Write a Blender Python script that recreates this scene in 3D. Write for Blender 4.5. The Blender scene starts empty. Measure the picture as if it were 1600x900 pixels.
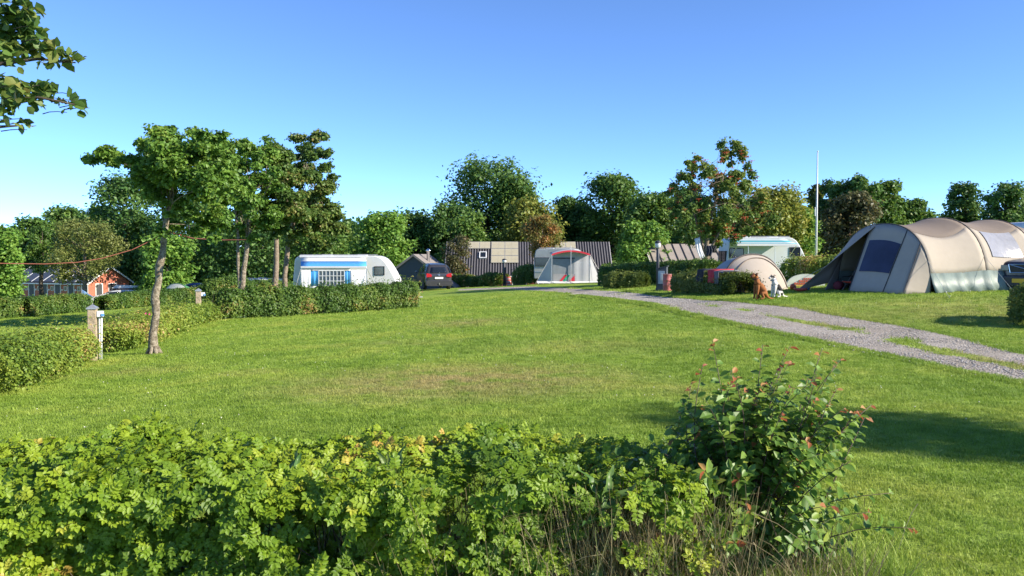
import bpy, bmesh, math, random
import numpy as np
from mathutils import Vector, Matrix, Euler, noise

S = bpy.context.scene
COL = S.collection
R = math.radians
# ------------------------------------------------------------------ camera
F = 1280.0                      # focal length in pixels of the 1600 px wide photograph
EYE = 1.65
PITCH = math.atan(50 / F)
cam_d = bpy.data.cameras.new('camera')
cam_d.sensor_width = 36.0
cam_d.lens = 36.0 * F / 1600.0
cam_d.clip_start = 0.05
cam_d.clip_end = 3000
cam = bpy.data.objects.new('camera', cam_d)
COL.objects.link(cam)
cam.location = (0, 0, EYE)
cam.rotation_euler = (math.pi / 2 - PITCH, 0, 0)
S.camera = cam
# ------------------------------------------------------------------ sky and sun
SUN_EL, SUN_AZ = R(27), R(110)          # azimuth clockwise from +Y (straight ahead)
w = bpy.data.worlds.new('World')
S.world = w
w.use_nodes = True
nt = w.node_tree
bg = nt.nodes['Background']
sky = nt.nodes.new('ShaderNodeTexSky')
sky.sky_type = 'NISHITA'
sky.sun_disc = False
sky.sun_elevation = SUN_EL
sky.sun_rotation = SUN_AZ
sky.altitude = 4000
sky.air_density = 0.8
sky.dust_density = 0.0
sky.ozone_density = 6.0
bg.inputs['Strength'].default_value = 0.15
nt.links.new(sky.outputs[0], bg.inputs['Color'])
sun_d = bpy.data.lights.new('sun', 'SUN')
sun_d.energy = 5.0
sun_d.angle = R(0.53)
sun_d.color = (1.0, 0.90, 0.74)
sun = bpy.data.objects.new('sun', sun_d)
COL.objects.link(sun)
TO_SUN = Vector((math.sin(SUN_AZ) * math.cos(SUN_EL), math.cos(SUN_AZ) * math.cos(SUN_EL), math.sin(SUN_EL)))
sun.rotation_euler = TO_SUN.to_track_quat('Z', 'Y').to_euler()
sun.location = (30, -10, 30)
S.view_settings.view_transform = 'Standard'
S.view_settings.look = 'None'
S.view_settings.exposure = 1.1
S.view_settings.gamma = 1.0
S.render.engine = 'CYCLES'
S.cycles.max_bounces = 8
S.cycles.transparent_max_bounces = 12
S.cycles.use_denoising = True

# ------------------------------------------------------------------ picking points
def at(px, py, Y):
    """the point at distance Y in front of the viewpoint that lies along photo pixel px, py"""
    a, b = (px - 800) / F, (450 - py) / F
    c, s = math.cos(PITCH), math.sin(PITCH)
    d = Vector((a, c + b * s, -s + b * c))
    t = Y / d.y
    return Vector((d.x * t, Y, EYE + d.z * t))

# ------------------------------------------------------------------ terrain height
CP = [(0, 0, 0), (-3, 4, 0), (3, 4, 0), (0, 7, 0), (4, 7, 0.0), (-4.5, 7, -.12), (12, 4, .15), (-10, 3, -.35), (0, -20, 0), (-20, -15, -.8), (25, -10, .6),
      (6.5, 10.4, .04), (8.3, 13.5, .12), (7.4, 20, .38), (5, 27, .24), (3, 36, .0), (.5, 45, -.2), (12, 16, .28), (18, 20, .75), (20, 28, .8), (30, 30, 1.0),
      (-30, 20, -1.4), (-25, 8, -1.0), (-60, 40, -2.8), (0, 76, -1.7), (-8, 66, -1.1), (12, 70, -.5), (30, 60, .4), (60, 60, 1.0), (60, 110, .5), (0, 120, -2), (-60, 120, -4.2), (-90, 80, -4.2),
      (130, 0, 2), (-130, 0, -4), (0, -130, 0), (0, 260, -3), (200, 260, 0), (-200, 260, -6), (400, 500, -1), (-400, 500, -8), (0, 500, -4), (400, -100, 2), (-400, -100, -8), (14, 45, .15), (20, 45, .35)]
for px, py, Y in [(0, 620, 11.3), (145, 567, 16), (310, 507, 26), (240, 550, 16.5), (330, 500, 27), (655, 482, 33), (500, 492, 30), (682, 453, 54), (890, 442, 52),
                  (1185, 469, 21), (1412, 457, 21.5), (1290, 455, 24.5), (1580, 450, 24.5), (1175, 454, 27), (978, 449, 38), (1035, 454, 33), (0, 523, 28),
                  (0, 498, 38), (230, 478, 52), (17, 471, 95), (540, 474, 42), (780, 600, 10.5), (500, 560, 14), (800, 490, 24), (1580, 508, 16.6)]:
    p = at(px, py, Y)
    CP.append((p.x, p.y, p.z))
CP = np.array(CP, float)
def _phi(r2):
    return np.where(r2 > 1e-12, 0.5 * r2 * np.log(np.maximum(r2, 1e-12)), 0.0)
_X = CP[:, :2] / 50.0
_K = _phi(((_X[:, None] - _X[None]) ** 2).sum(-1)) + np.eye(len(_X)) * 0.004
_P = np.hstack([np.ones((len(_X), 1)), _X])
_A = np.vstack([np.hstack([_K, _P]), np.hstack([_P.T, np.zeros((3, 3))])])
_W = np.linalg.solve(_A, np.concatenate([CP[:, 2], np.zeros(3)]))
def gzs(x, y):
    x = np.asarray(x, float); y = np.asarray(y, float)
    q = np.stack([x.ravel(), y.ravel()], -1) / 50.0
    out = np.empty(len(q))
    for i in range(0, len(q), 20000):
        k = _phi(((q[i:i + 20000, None] - _X[None]) ** 2).sum(-1))
        out[i:i + 20000] = k @ _W[:len(_X)] + _W[len(_X)] + q[i:i + 20000] @ _W[len(_X) + 1:]
    return out.reshape(x.shape)
def gz(x, y):
    return float(gzs([x], [y])[0])
def foot(px, Y):
    """ground point at distance Y under photo column px"""
    x = (px - 800) / F * Y * 1.001
    return Vector((x, Y, gz(x, Y)))

# ------------------------------------------------------------------ mesh helpers
class MB:
    def __init__(s):
        s.v = []; s.f = []
    def add(s, vs, fs):
        o = len(s.v)
        s.v += [tuple(v) for v in vs]
        s.f += [tuple(i + o for i in f) for f in fs]
        return s
    def box(s, x0, x1, y0, y1, z0, z1, M=None):
        vs = [Vector((x, y, z)) for z in (z0, z1) for y in (y0, y1) for x in (x0, x1)]
        if M is not None: vs = [M @ v for v in vs]
        return s.add(vs, [(0, 2, 3, 1), (4, 5, 7, 6), (0, 1, 5, 4), (2, 6, 7, 3), (0, 4, 6, 2), (1, 3, 7, 5)])
    def tube(s, pts, r, n=8, cap=True):
        pts = [Vector(p) for p in pts]
        rs = r if isinstance(r, (list, tuple)) else [r] * len(pts)
        rings = []
        up = Vector((0.13, 0.21, 0.97))
        prev = None
        for i, p in enumerate(pts):
            t = (pts[min(i + 1, len(pts) - 1)] - pts[max(i - 1, 0)])
            t = t.normalized() if t.length > 1e-9 else Vector((0, 0, 1))
            if prev is None:
                a = t.cross(up if abs(t.dot(up)) < .95 else Vector((1, 0, 0))).normalized()
            else:
                a = (prev - t * prev.dot(t)).normalized()
            prev = a
            b = t.cross(a)
            rings.append([p + (a * math.cos(2 * math.pi * k / n) + b * math.sin(2 * math.pi * k / n)) * rs[i] for k in range(n)])
        vs = [v for q in rings for v in q]
        fs = []
        for i in range(len(pts) - 1):
            for k in range(n):
                fs.append((i * n + k, i * n + (k + 1) % n, (i + 1) * n + (k + 1) % n, (i + 1) * n + k))
        if cap:
            fs.append(tuple(range(n - 1, -1, -1)))
            fs.append(tuple((len(pts) - 1) * n + k for k in range(n)))
        return s.add(vs, fs)
    def lathe(s, prof, n=16, c=(0, 0, 0), M=None):
        vs = []
        for r, z in prof:
            for k in range(n):
                v = Vector((r * math.cos(2 * math.pi * k / n), r * math.sin(2 * math.pi * k / n), z))
                vs.append((M @ v if M is not None else v) + Vector(c))
        fs = [(i * n + k, i * n + (k + 1) % n, (i + 1) * n + (k + 1) % n, (i + 1) * n + k) for i in range(len(prof) - 1) for k in range(n)]
        fs.append(tuple(range(n - 1, -1, -1)))
        fs.append(tuple((len(prof) - 1) * n + k for k in range(n)))
        return s.add(vs, fs)
    def prism(s, poly, y0, y1, M=None):
        """poly of (x, z) pulled along y"""
        n = len(poly)
        vs = [Vector((x, y0, z)) for x, z in poly] + [Vector((x, y1, z)) for x, z in poly]
        if M is not None: vs = [M @ v for v in vs]
        fs = [tuple(range(n)), tuple(range(2 * n - 1, n - 1, -1))] + [(i, i + n, (i + 1) % n + n, (i + 1) % n) for i in range(n)]
        return s.add(vs, fs)
    def grid(s, rows, closed=False):
        n = len(rows[0])
        vs = [v for r in rows for v in r]
        fs = []
        for i in range(len(rows) - 1):
            for k in range(n if closed else n - 1):
                fs.append((i * n + k, i * n + (k + 1) % n, (i + 1) * n + (k + 1) % n, (i + 1) * n + k))
        return s.add(vs, fs)
    def mesh(s, name, mat, smooth=False):
        me = bpy.data.meshes.new(name)
        me.from_pydata(s.v, [], s.f)
        bm = bmesh.new(); bm.from_mesh(me)
        bmesh.ops.recalc_face_normals(bm, faces=bm.faces)
        bm.to_mesh(me); bm.free()
        if mat is not None: me.materials.append(mat)
        if smooth: me.polygons.foreach_set('use_smooth', [True] * len(me.polygons))
        me.update()
        return me
    def build(s, name, mat, parent=None, smooth=False, bevel=0.0, seg=2, solid=0.0, loc=None):
        o = bpy.data.objects.new(name, s.mesh(name, mat, smooth))
        COL.objects.link(o)
        if parent is not None: o.parent = parent
        if loc is not None: o.location = loc
        if solid:
            m = o.modifiers.new('solid', 'SOLIDIFY'); m.thickness = solid; m.offset = 0
        if bevel:
            m = o.modifiers.new('bevel', 'BEVEL'); m.width = bevel; m.segments = seg; m.limit_method = 'ANGLE'; m.angle_limit = R(35)
            o.data.polygons.foreach_set('use_smooth', [True] * len(o.data.polygons))
            m.harden_normals = True
        return o

def tag(o, label=None, cat=None, group=None, kind=None):
    if label: o['label'] = label
    if cat: o['category'] = cat
    if group: o['group'] = group
    if kind: o['kind'] = kind
    return o
def thing(name, label, cat, loc=(0, 0, 0), rz=0.0, group=None):
    o = bpy.data.objects.new(name, None)
    o.empty_display_size = .2
    COL.objects.link(o)
    o.location = loc
    o.rotation_euler = (0, 0, rz)
    return tag(o, label, cat, group)

# ------------------------------------------------------------------ scatter of small leaf faces into one mesh
LEAF2 = (np.array([(0, 0, 0), (.36, .5, .10), (0, 1, -.06), (-.36, .5, .10)], float), np.array([(0, 1, 2), (0, 2, 3)]))
LEAF6 = (np.array([(0, 0, 0), (0, .5, -.05), (0, 1, -.12), (.27, .25, .04), (.29, .62, .03), (-.27, .25, .04), (-.29, .62, .03)], float),
         np.array([(0, 3, 1), (3, 4, 1), (4, 2, 1), (0, 1, 5), (5, 1, 6), (6, 1, 2)]))
def unit(a):
    return a / np.maximum(np.linalg.norm(a, axis=-1, keepdims=True), 1e-9)
def bases(nrm, rng, direction=None):
    z = unit(nrm)
    a = rng.normal(size=z.shape) if direction is None else direction
    x = unit(np.cross(a, z)) if direction is None else unit(np.cross(direction, z))
    y = np.cross(z, x)
    return np.stack([x, y, z], -1)
def scatter(name, tmpl, Rm, Sc, T, rnd, mat, parent=None, kind=None, smooth=False):
    tv, tf = tmpl
    N, k = len(T), len(tv)
    Sc = np.asarray(Sc, float)
    Sc = Sc[:, None] if Sc.ndim == 1 else Sc
    V = np.einsum('nij,nkj->nki', Rm, tv[None] * (Sc[:, None, :] if Sc.shape[1] == 3 else np.repeat(Sc, 3, 1)[:, None, :])) + np.asarray(T)[:, None, :]
    Fc = (tf[None] + (np.arange(N) * k)[:, None, None]).reshape(-1, 3)
    me = bpy.data.meshes.new(name)
    me.vertices.add(N * k); me.vertices.foreach_set('co', V.astype(np.float32).ravel())
    me.loops.add(len(Fc) * 3); me.loops.foreach_set('vertex_index', Fc.astype(np.int32).ravel())
    me.polygons.add(len(Fc)); me.polygons.foreach_set('loop_start', (np.arange(len(Fc)) * 3).astype(np.int32))
    at_ = me.attributes.new('rnd', 'FLOAT', 'POINT')
    at_.data.foreach_set('value', np.repeat(np.asarray(rnd, np.float32), k))
    me.update(calc_edges=True)
    if smooth: me.polygons.foreach_set('use_smooth', [True] * len(Fc))
    me.materials.append(mat)
    o = bpy.data.objects.new(name, me)
    COL.objects.link(o)
    if parent is not None: o.parent = parent
    if kind: o['kind'] = kind
    return o
def nz(x, y, z=0.0):
    return noise.noise(Vector((x, y, z)))

# ------------------------------------------------------------------ materials
MATS = {}
def _new(name):
    m = bpy.data.materials.new(name); m.use_nodes = True
    return m, m.node_tree, m.node_tree.nodes['Principled BSDF']
def ramp(nt, fac, stops):
    r = nt.nodes.new('ShaderNodeValToRGB')
    e = r.color_ramp.elements
    while len(e) < len(stops): e.new(0.5)
    for i, (p, c) in enumerate(stops):
        e[i].position = p; e[i].color = (c[0], c[1], c[2], 1)
    nt.links.new(fac, r.inputs[0])
    return r.outputs[0]
def texnoise(nt, scale, detail=4, rough=.55, coord='Object', w=None):
    tc = nt.nodes.new('ShaderNodeTexCoord')
    n = nt.nodes.new('ShaderNodeTexNoise')
    n.inputs['Scale'].default_value = scale; n.inputs['Detail'].default_value = detail; n.inputs['Roughness'].default_value = rough
    if coord == 'World':
        g = nt.nodes.new('ShaderNodeNewGeometry'); nt.links.new(g.outputs['Position'], n.inputs['Vector'])
    else:
        nt.links.new(tc.outputs[coord], n.inputs['Vector'])
    return n.outputs['Fac']
def paint(name, col, rough=.5, var=.12, scale=3.0, bump=0.0, bscale=40.0, metal=0.0, spec=.5, coat=0.0, trans=0.0, coord='Object'):
    """plain surface with uneven tone, gloss and a little relief"""
    if name in MATS: return MATS[name]
    m, nt, b = _new(name)
    f = texnoise(nt, scale, 5, .6, coord)
    lo = [c * (1 - var) for c in col]; hi = [min(1, c * (1 + var)) for c in col]
    nt.links.new(ramp(nt, f, [(.3, lo), (.7, hi)]), b.inputs['Base Color'])
    b.inputs['Roughness'].default_value = rough
    b.inputs['Metallic'].default_value = metal
    b.inputs['Specular IOR Level'].default_value = spec
    b.inputs['Coat Weight'].default_value = coat
    b.inputs['Coat Roughness'].default_value = .06
    if bump:
        bp = nt.nodes.new('ShaderNodeBump'); bp.inputs['Strength'].default_value = bump; bp.inputs['Distance'].default_value = .02
        nt.links.new(texnoise(nt, bscale, 3, .6, coord), bp.inputs['Height']); nt.links.new(bp.outputs[0], b.inputs['Normal'])
    if trans:
        out = nt.nodes['Material Output']
        t = nt.nodes.new('ShaderNodeBsdfTranslucent'); t.inputs['Color'].default_value = (*col, 1)
        mx = nt.nodes.new('ShaderNodeMixShader'); mx.inputs[0].default_value = trans
        nt.links.new(b.outputs[0], mx.inputs[1]); nt.links.new(t.outputs[0], mx.inputs[2]); nt.links.new(mx.outputs[0], out.inputs['Surface'])
    MATS[name] = m
    return m
def foliage(name, stops, trans=.32, rough=.5, spec=.35):
    """leaf: colour chosen per leaf by its own random number, thin enough to let light through"""
    if name in MATS: return MATS[name]
    m, nt, b = _new(name)
    a = nt.nodes.new('ShaderNodeAttribute'); a.attribute_name = 'rnd'
    c = ramp(nt, a.outputs['Fac'], stops)
    nt.links.new(c, b.inputs['Base Color'])
    b.inputs['Roughness'].default_value = rough
    b.inputs['Specular IOR Level'].default_value = spec
    t = nt.nodes.new('ShaderNodeBsdfTranslucent')
    h = nt.nodes.new('ShaderNodeHueSaturation'); h.inputs['Value'].default_value = 1.5; h.inputs['Hue'].default_value = .485
    nt.links.new(c, h.inputs['Color']); nt.links.new(h.outputs[0], t.inputs['Color'])
    mx = nt.nodes.new('ShaderNodeMixShader'); mx.inputs[0].default_value = trans
    nt.links.new(b.outputs[0], mx.inputs[1]); nt.links.new(t.outputs[0], mx.inputs[2])
    nt.links.new(mx.outputs[0], nt.nodes['Material Output'].inputs['Surface'])
    MATS[name] = m
    return m
def glass_dark(name='dark_glass', col=(.012, .016, .022), rough=.06):
    return paint(name, col, rough, .3, 2.0, spec=.8)

# lawn colour shared by the soil sheet and by the blades that stand on it (dry patches belong to the lawn itself)
DRY = [(-.75, 10.9, 2.5, 1.7, 1.0), (-1.2, 20.5, 1.4, 1.6, .7), (2.2, 9.8, .8, .7, .35), (-4.0, 12.5, .5, .4, .5), (12.5, 17.6, 1.6, .5, .8), (10.2, 17.5, 1.0, .35, .6), (-2.2, 16, 1.5, .8, .3), (7.25, 12.0, .5, 2.2, .75), (6.45, 16.7, .8, .8, .75), (10.5, 18.5, 5, 2.6, .42), (-6.5, 13.5, 1.2, .8, .35), (1.5, 14.5, 2.2, 1.2, .28)]
def lawn_group():
    g = bpy.data.node_groups.new('lawn_colour', 'ShaderNodeTree')
    g.interface.new_socket('Color', in_out='OUTPUT', socket_type='NodeSocketColor')
    go = g.nodes.new('NodeGroupOutput')
    geo = g.nodes.new('ShaderNodeNewGeometry')
    def nse(scale, detail=4):
        n = g.nodes.new('ShaderNodeTexNoise'); n.inputs['Scale'].default_value = scale; n.inputs['Detail'].default_value = detail
        g.links.new(geo.outputs['Position'], n.inputs['Vector']); return n.outputs['Fac']
    base = ramp(g, nse(.55, 5), [(.30, (.172, .280, .032)), (.50, (.228, .342, .046)), (.72, (.318, .392, .068))])
    fine = ramp(g, nse(3.1, 4), [(.35, (.80, .84, .74)), (.66, (1.16, 1.10, 1.12))])
    mx = g.nodes.new('ShaderNodeMix'); mx.data_type = 'RGBA'; mx.blend_type = 'MULTIPLY'; mx.inputs['Factor'].default_value = 1
    g.links.new(base, mx.inputs['A']); g.links.new(fine, mx.inputs['B'])
    col = mx.outputs['Result']
    acc = None
    for cx, cy, rx, ry, amt in DRY:
        sub = g.nodes.new('ShaderNodeVectorMath'); sub.operation = 'SUBTRACT'; sub.inputs[1].default_value = (cx, cy, 0)
        g.links.new(geo.outputs['Position'], sub.inputs[0])
        mul = g.nodes.new('ShaderNodeVectorMath'); mul.operation = 'MULTIPLY'; mul.inputs[1].default_value = (1 / rx, 1 / ry, 0)
        g.links.new(sub.outputs[0], mul.inputs[0])
        ln = g.nodes.new('ShaderNodeVectorMath'); ln.operation = 'LENGTH'; g.links.new(mul.outputs[0], ln.inputs[0])
        mr = g.nodes.new('ShaderNodeMapRange'); mr.inputs['From Min'].default_value = 1.25; mr.inputs['From Max'].default_value = .1
        mr.inputs['To Max'].default_value = amt; g.links.new(ln.outputs['Value'], mr.inputs['Value'])
        if acc is None: acc = mr.outputs[0]
        else:
            a = g.nodes.new('ShaderNodeMath'); a.operation = 'MAXIMUM'; g.links.new(acc, a.inputs[0]); g.links.new(mr.outputs[0], a.inputs[1]); acc = a.outputs[0]
    br = g.nodes.new('ShaderNodeMapRange'); br.inputs['From Min'].default_value = .27; br.inputs['From Max'].default_value = .55
    g.links.new(nse(2.2, 6), br.inputs['Value'])
    mm = g.nodes.new('ShaderNodeMath'); mm.operation = 'MULTIPLY'; g.links.new(acc, mm.inputs[0]); g.links.new(br.outputs[0], mm.inputs[1])
    m2 = g.nodes.new('ShaderNodeMix'); m2.data_type = 'RGBA'; g.links.new(mm.outputs[0], m2.inputs['Factor'])
    g.links.new(col, m2.inputs['A']); m2.inputs['B'].default_value = (.37, .315, .125, 1)
    g.links.new(m2.outputs['Result'], go.inputs[0])
    return g
LAWN = lawn_group()
def lawn_soil():
    m, nt, b = _new('lawn_turf')
    n = nt.nodes.new('ShaderNodeGroup'); n.node_tree = LAWN
    f = texnoise(nt, 26, 5, .7, 'World')
    mx = nt.nodes.new('ShaderNodeMix'); mx.data_type = 'RGBA'; mx.blend_type = 'MULTIPLY'; mx.inputs['Factor'].default_value = .8
    nt.links.new(n.outputs[0], mx.inputs['A']); nt.links.new(ramp(nt, f, [(.32, (.62, .62, .6)), (.68, (1.2, 1.2, 1.1))]), mx.inputs['B'])
    nt.links.new(mx.outputs['Result'], b.inputs['Base Color'])
    b.inputs['Roughness'].default_value = .85; b.inputs['Specular IOR Level'].default_value = .2
    bp = nt.nodes.new('ShaderNodeBump'); bp.inputs['Strength'].default_value = .9; bp.inputs['Distance'].default_value = .05
    nt.links.new(texnoise(nt, 34, 4, .7, 'World'), bp.inputs['Height']); nt.links.new(bp.outputs[0], b.inputs['Normal'])
    return m
def blade_mat():
    m, nt, b = _new('grass_blade')
    n = nt.nodes.new('ShaderNodeGroup'); n.node_tree = LAWN
    a = nt.nodes.new('ShaderNodeAttribute'); a.attribute_name = 'rnd'; a.attribute_type = 'INSTANCER'
    a2 = nt.nodes.new('ShaderNodeAttribute'); a2.attribute_name = 'rnd'
    ad = nt.nodes.new('ShaderNodeMath'); ad.operation = 'ADD'; nt.links.new(a.outputs['Fac'], ad.inputs[0]); nt.links.new(a2.outputs['Fac'], ad.inputs[1])
    hv = nt.nodes.new('ShaderNodeMath'); hv.operation = 'MULTIPLY'; hv.inputs[1].default_value = .5; nt.links.new(ad.outputs[0], hv.inputs[0])
    mx = nt.nodes.new('ShaderNodeMix'); mx.data_type = 'RGBA'; mx.blend_type = 'MULTIPLY'; mx.inputs['Factor'].default_value = 1
    nt.links.new(n.outputs[0], mx.inputs['A']); nt.links.new(ramp(nt, hv.outputs[0], [(.1, (.9, .92, .88)), (.6, (1.08, 1.06, 1.1)), (.9, (1.28, 1.2, 1.5))]), mx.inputs['B'])
    nt.links.new(mx.outputs['Result'], b.inputs['Base Color'])
    b.inputs['Roughness'].default_value = .5; b.inputs['Specular IOR Level'].default_value = .3
    t = nt.nodes.new('ShaderNodeBsdfTranslucent'); nt.links.new(mx.outputs['Result'], t.inputs['Color'])
    sh = nt.nodes.new('ShaderNodeMixShader'); sh.inputs[0].default_value = .35
    nt.links.new(b.outputs[0], sh.inputs[1]); nt.links.new(t.outputs[0], sh.inputs[2]); nt.links.new(sh.outputs[0], nt.nodes['Material Output'].inputs['Surface'])
    return m
BLADE = blade_mat()

# ------------------------------------------------------------------ ground
def ground():
    def axis(lo, hi, n, k):
        t = np.linspace(-1, 1, n)
        s = np.sinh(t * k) / np.sinh(k)
        return np.where(s < 0, -s * lo, s * hi)
    xs = axis(-450, 450, 190, 5.2)
    ys = axis(-140, 620, 210, 5.2) + 6
    X, Y = np.meshgrid(xs, ys)
    Z = gzs(X, Y)
    n1, n2 = X.shape[1], X.shape[0]
    V = np.stack([X, Y, Z], -1).reshape(-1, 3)
    fs = [(j * n1 + i, j * n1 + i + 1, (j + 1) * n1 + i + 1, (j + 1) * n1 + i) for j in range(n2 - 1) for i in range(n1 - 1)]
    mb = MB(); mb.v = [tuple(v) for v in V]; mb.f = fs
    o = mb.build('ground', lawn_soil(), smooth=True)
    tag(o, 'mown green campsite lawn with a dry patch, sloping gently away', None, kind='structure')
ground()

# gravel track
TL = np.array([(7.7, -12), (7.4, 0), (6.95, 5), (6.46, 10.26), (6.2, 11.3), (5.92, 12.6), (5.57, 14.2), (5.03, 16.0), (4.5, 17.9), (3.98, 20.1), (3.75, 24), (3.41, 29), (2.1, 38.4), (-.3, 46.8), (-3.4, 49)], float)
TR = np.array([(10.0, -12), (9.5, 0), (8.75, 6), (8.2, 10.4), (8.1, 12.9), (8.16, 14.5), (8.1, 16.1), (7.33, 18.0), (6.99, 19.6), (6.3, 20.6), (5.5, 22.8), (5.3, 27), (5.13, 32), (4.02, 37), (2.89, 43), (1.2, 48.5), (-3.2, 52)], float)
def track_edge(tab, y):
    return np.interp(y, tab[:, 1], tab[:, 0])
def fbm2(x, y, s, seed=0.0):
    return nz(x * s, y * s, seed) + .5 * nz(x * s * 2.1, y * s * 2.1, seed + 7) + .25 * nz(x * s * 4.3, y * s * 4.3, seed + 3)
def grassy(x, y):
    """how much grass has grown into the track at a point, 0..1"""
    l, r = float(track_edge(TL, y)), float(track_edge(TR, y))
    u = (x - l) / max(r - l, .1)
    mid = max(0, 1 - abs(u - (.50 + .05 * nz(y * .3, 3.3))) / (.15 if y < 15.2 else .12))
    gap = 1.0 if y < 14.7 or 15.9 < y < 17.7 else (.45 if y < 21 else .25)
    g = mid * gap * 1.5 + .60 * fbm2(x, y, 1.9, 2.0) - .30
    edge = min(u, 1 - u) * (r - l)
    g = max(g, 1.05 - edge / .16 + .8 * fbm2(x, y, 1.1, 5.0))
    return max(0, min(1, g))
def gravel_mat():
    m, nt, b = _new('gravel')
    geo = nt.nodes.new('ShaderNodeNewGeometry')
    v = nt.nodes.new('ShaderNodeTexVoronoi'); v.inputs['Scale'].default_value = 38; nt.links.new(geo.outputs['Position'], v.inputs['Vector'])
    sp = nt.nodes.new('ShaderNodeSeparateColor'); nt.links.new(v.outputs['Color'], sp.inputs[0])
    c = ramp(nt, sp.outputs[0], [(.05, (.275, .250, .215)), (.5, (.34, .312, .272)), (.95, (.41, .38, .34))])
    big = ramp(nt, texnoise(nt, .9, 4, .6, 'World'), [(.35, (.80, .76, .72)), (.65, (1.08, 1.06, 1.05))])
    mx = nt.nodes.new('ShaderNodeMix'); mx.data_type = 'RGBA'; mx.blend_type = 'MULTIPLY'; mx.inputs['Factor'].default_value = 1
    nt.links.new(c, mx.inputs['A']); nt.links.new(big, mx.inputs['B'])
    a = nt.nodes.new('ShaderNodeAttribute'); a.attribute_name = 'grassy'
    lw = nt.nodes.new('ShaderNodeGroup'); lw.node_tree = LAWN
    m2 = nt.nodes.new('ShaderNodeMix'); m2.data_type = 'RGBA'
    mr = nt.nodes.new('ShaderNodeMapRange'); mr.inputs['From Min'].default_value = .3; mr.inputs['From Max'].default_value = .6; fn = nt.nodes.new('ShaderNodeMath'); fn.operation = 'MULTIPLY_ADD'; fn.inputs[1].default_value = 1.1; nt.links.new(texnoise(nt, 7, 6, .7, 'World'), fn.inputs[0]); nt.links.new(a.outputs['Fac'], fn.inputs[2])
    mr.inputs['From Min'].default_value = .80; mr.inputs['From Max'].default_value = 1.15
    nt.links.new(fn.outputs[0], mr.inputs['Value'])
    nt.links.new(mr.outputs[0], m2.inputs['Factor']); nt.links.new(mx.outputs['Result'], m2.inputs['A']); nt.links.new(lw.outputs[0], m2.inputs['B'])
    nt.links.new(m2.outputs['Result'], b.inputs['Base Color'])
    b.inputs['Roughness'].default_value = .9; b.inputs['Specular IOR Level'].default_value = .2
    bp = nt.nodes.new('ShaderNodeBump'); bp.inputs['Strength'].default_value = 1; bp.inputs['Distance'].default_value = .02
    nt.links.new(v.outputs['Distance'], bp.inputs['Height']); nt.links.new(bp.outputs[0], b.inputs['Normal'])
    return m
def track():
    ys = np.concatenate([np.linspace(-12, 4, 30), np.linspace(4.2, 26, 190), np.linspace(26.3, 53, 90)])
    nu = 34
    pts, gr = [], []
    for y in ys:
        l, r = float(track_edge(TL, y)), float(track_edge(TR, y))
        l -= .12 + .16 * nz(y * .9, 1.0); r += .12 + .16 * nz(y * .9, 9.0)
        for k in range(nu):
            x = l + (r - l) * k / (nu - 1)
            pts.append((x, y)); gr.append(grassy(x, y))
    P = np.array(pts)
    Z = gzs(P[:, 0], P[:, 1])
    mb = MB()
    for i, (p, z) in enumerate(zip(pts, Z)):
        k = i % nu
        e = min(k, nu - 1 - k)
        mb.v.append((p[0], p[1], z + (.016 if e > 0 else -.01) + .012 * nz(p[0] * 1.3, p[1] * 1.3, 4) * (e > 1)))
    mb.f = [(j * nu + i, j * nu + i + 1, (j + 1) * nu + i + 1, (j + 1) * nu + i) for j in range(len(ys) - 1) for i in range(nu - 1)]
    o = mb.build('gravel_track', gravel_mat(), smooth=True)
    a = o.data.attributes.new('grassy', 'FLOAT', 'POINT'); a.data.foreach_set('value', np.array(gr, np.float32))
    tag(o, 'pale gravel track with grass growing along its middle', None, kind='structure')
track()

# ------------------------------------------------------------------ instanced ground cover (one object each)
def instancer(name, P, yaw, sc, rnd, pick, protos, label, cat):
    me = bpy.data.meshes.new(name)
    me.vertices.add(len(P)); me.vertices.foreach_set('co', np.asarray(P, np.float32).ravel())
    for nm, arr in (('yaw', yaw), ('sc', sc), ('rnd', rnd)):
        a = me.attributes.new(nm, 'FLOAT', 'POINT'); a.data.foreach_set('value', np.asarray(arr, np.float32))
    a = me.attributes.new('pick', 'INT', 'POINT'); a.data.foreach_set('value', np.asarray(pick, np.int32))
    me.update()
    o = bpy.data.objects.new(name, me); COL.objects.link(o)
    g = bpy.data.node_groups.new(name + '_nodes', 'GeometryNodeTree')
    g.interface.new_socket('Geometry', in_out='INPUT', socket_type='NodeSocketGeometry')
    g.interface.new_socket('Geometry', in_out='OUTPUT', socket_type='NodeSocketGeometry')
    N, L = g.nodes, g.links
    gi, go = N.new('NodeGroupInput'), N.new('NodeGroupOutput')
    join = N.new('GeometryNodeJoinGeometry')
    for p in reversed(protos):
        oi = N.new('GeometryNodeObjectInfo'); oi.inputs['Object'].default_value = p; oi.inputs['As Instance'].default_value = True
        L.new(oi.outputs['Geometry'], join.inputs[0])
    iop = N.new('GeometryNodeInstanceOnPoints'); iop.inputs['Pick Instance'].default_value = True
    def named(nm, ty):
        n = N.new('GeometryNodeInputNamedAttribute'); n.data_type = ty; n.inputs['Name'].default_value = nm
        return n.outputs['Attribute']
    cx = N.new('ShaderNodeCombineXYZ'); L.new(named('yaw', 'FLOAT'), cx.inputs['Z'])
    L.new(gi.outputs[0], iop.inputs['Points']); L.new(join.outputs[0], iop.inputs['Instance']); L.new(named('pick', 'INT'), iop.inputs['Instance Index'])
    L.new(cx.outputs[0], iop.inputs['Rotation']); L.new(named('sc', 'FLOAT'), iop.inputs['Scale'])
    L.new(iop.outputs[0], go.inputs[0])
    m = o.modifiers.new('cover', 'NODES'); m.node_group = g
    return tag(o, label, cat, kind='stuff')
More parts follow.
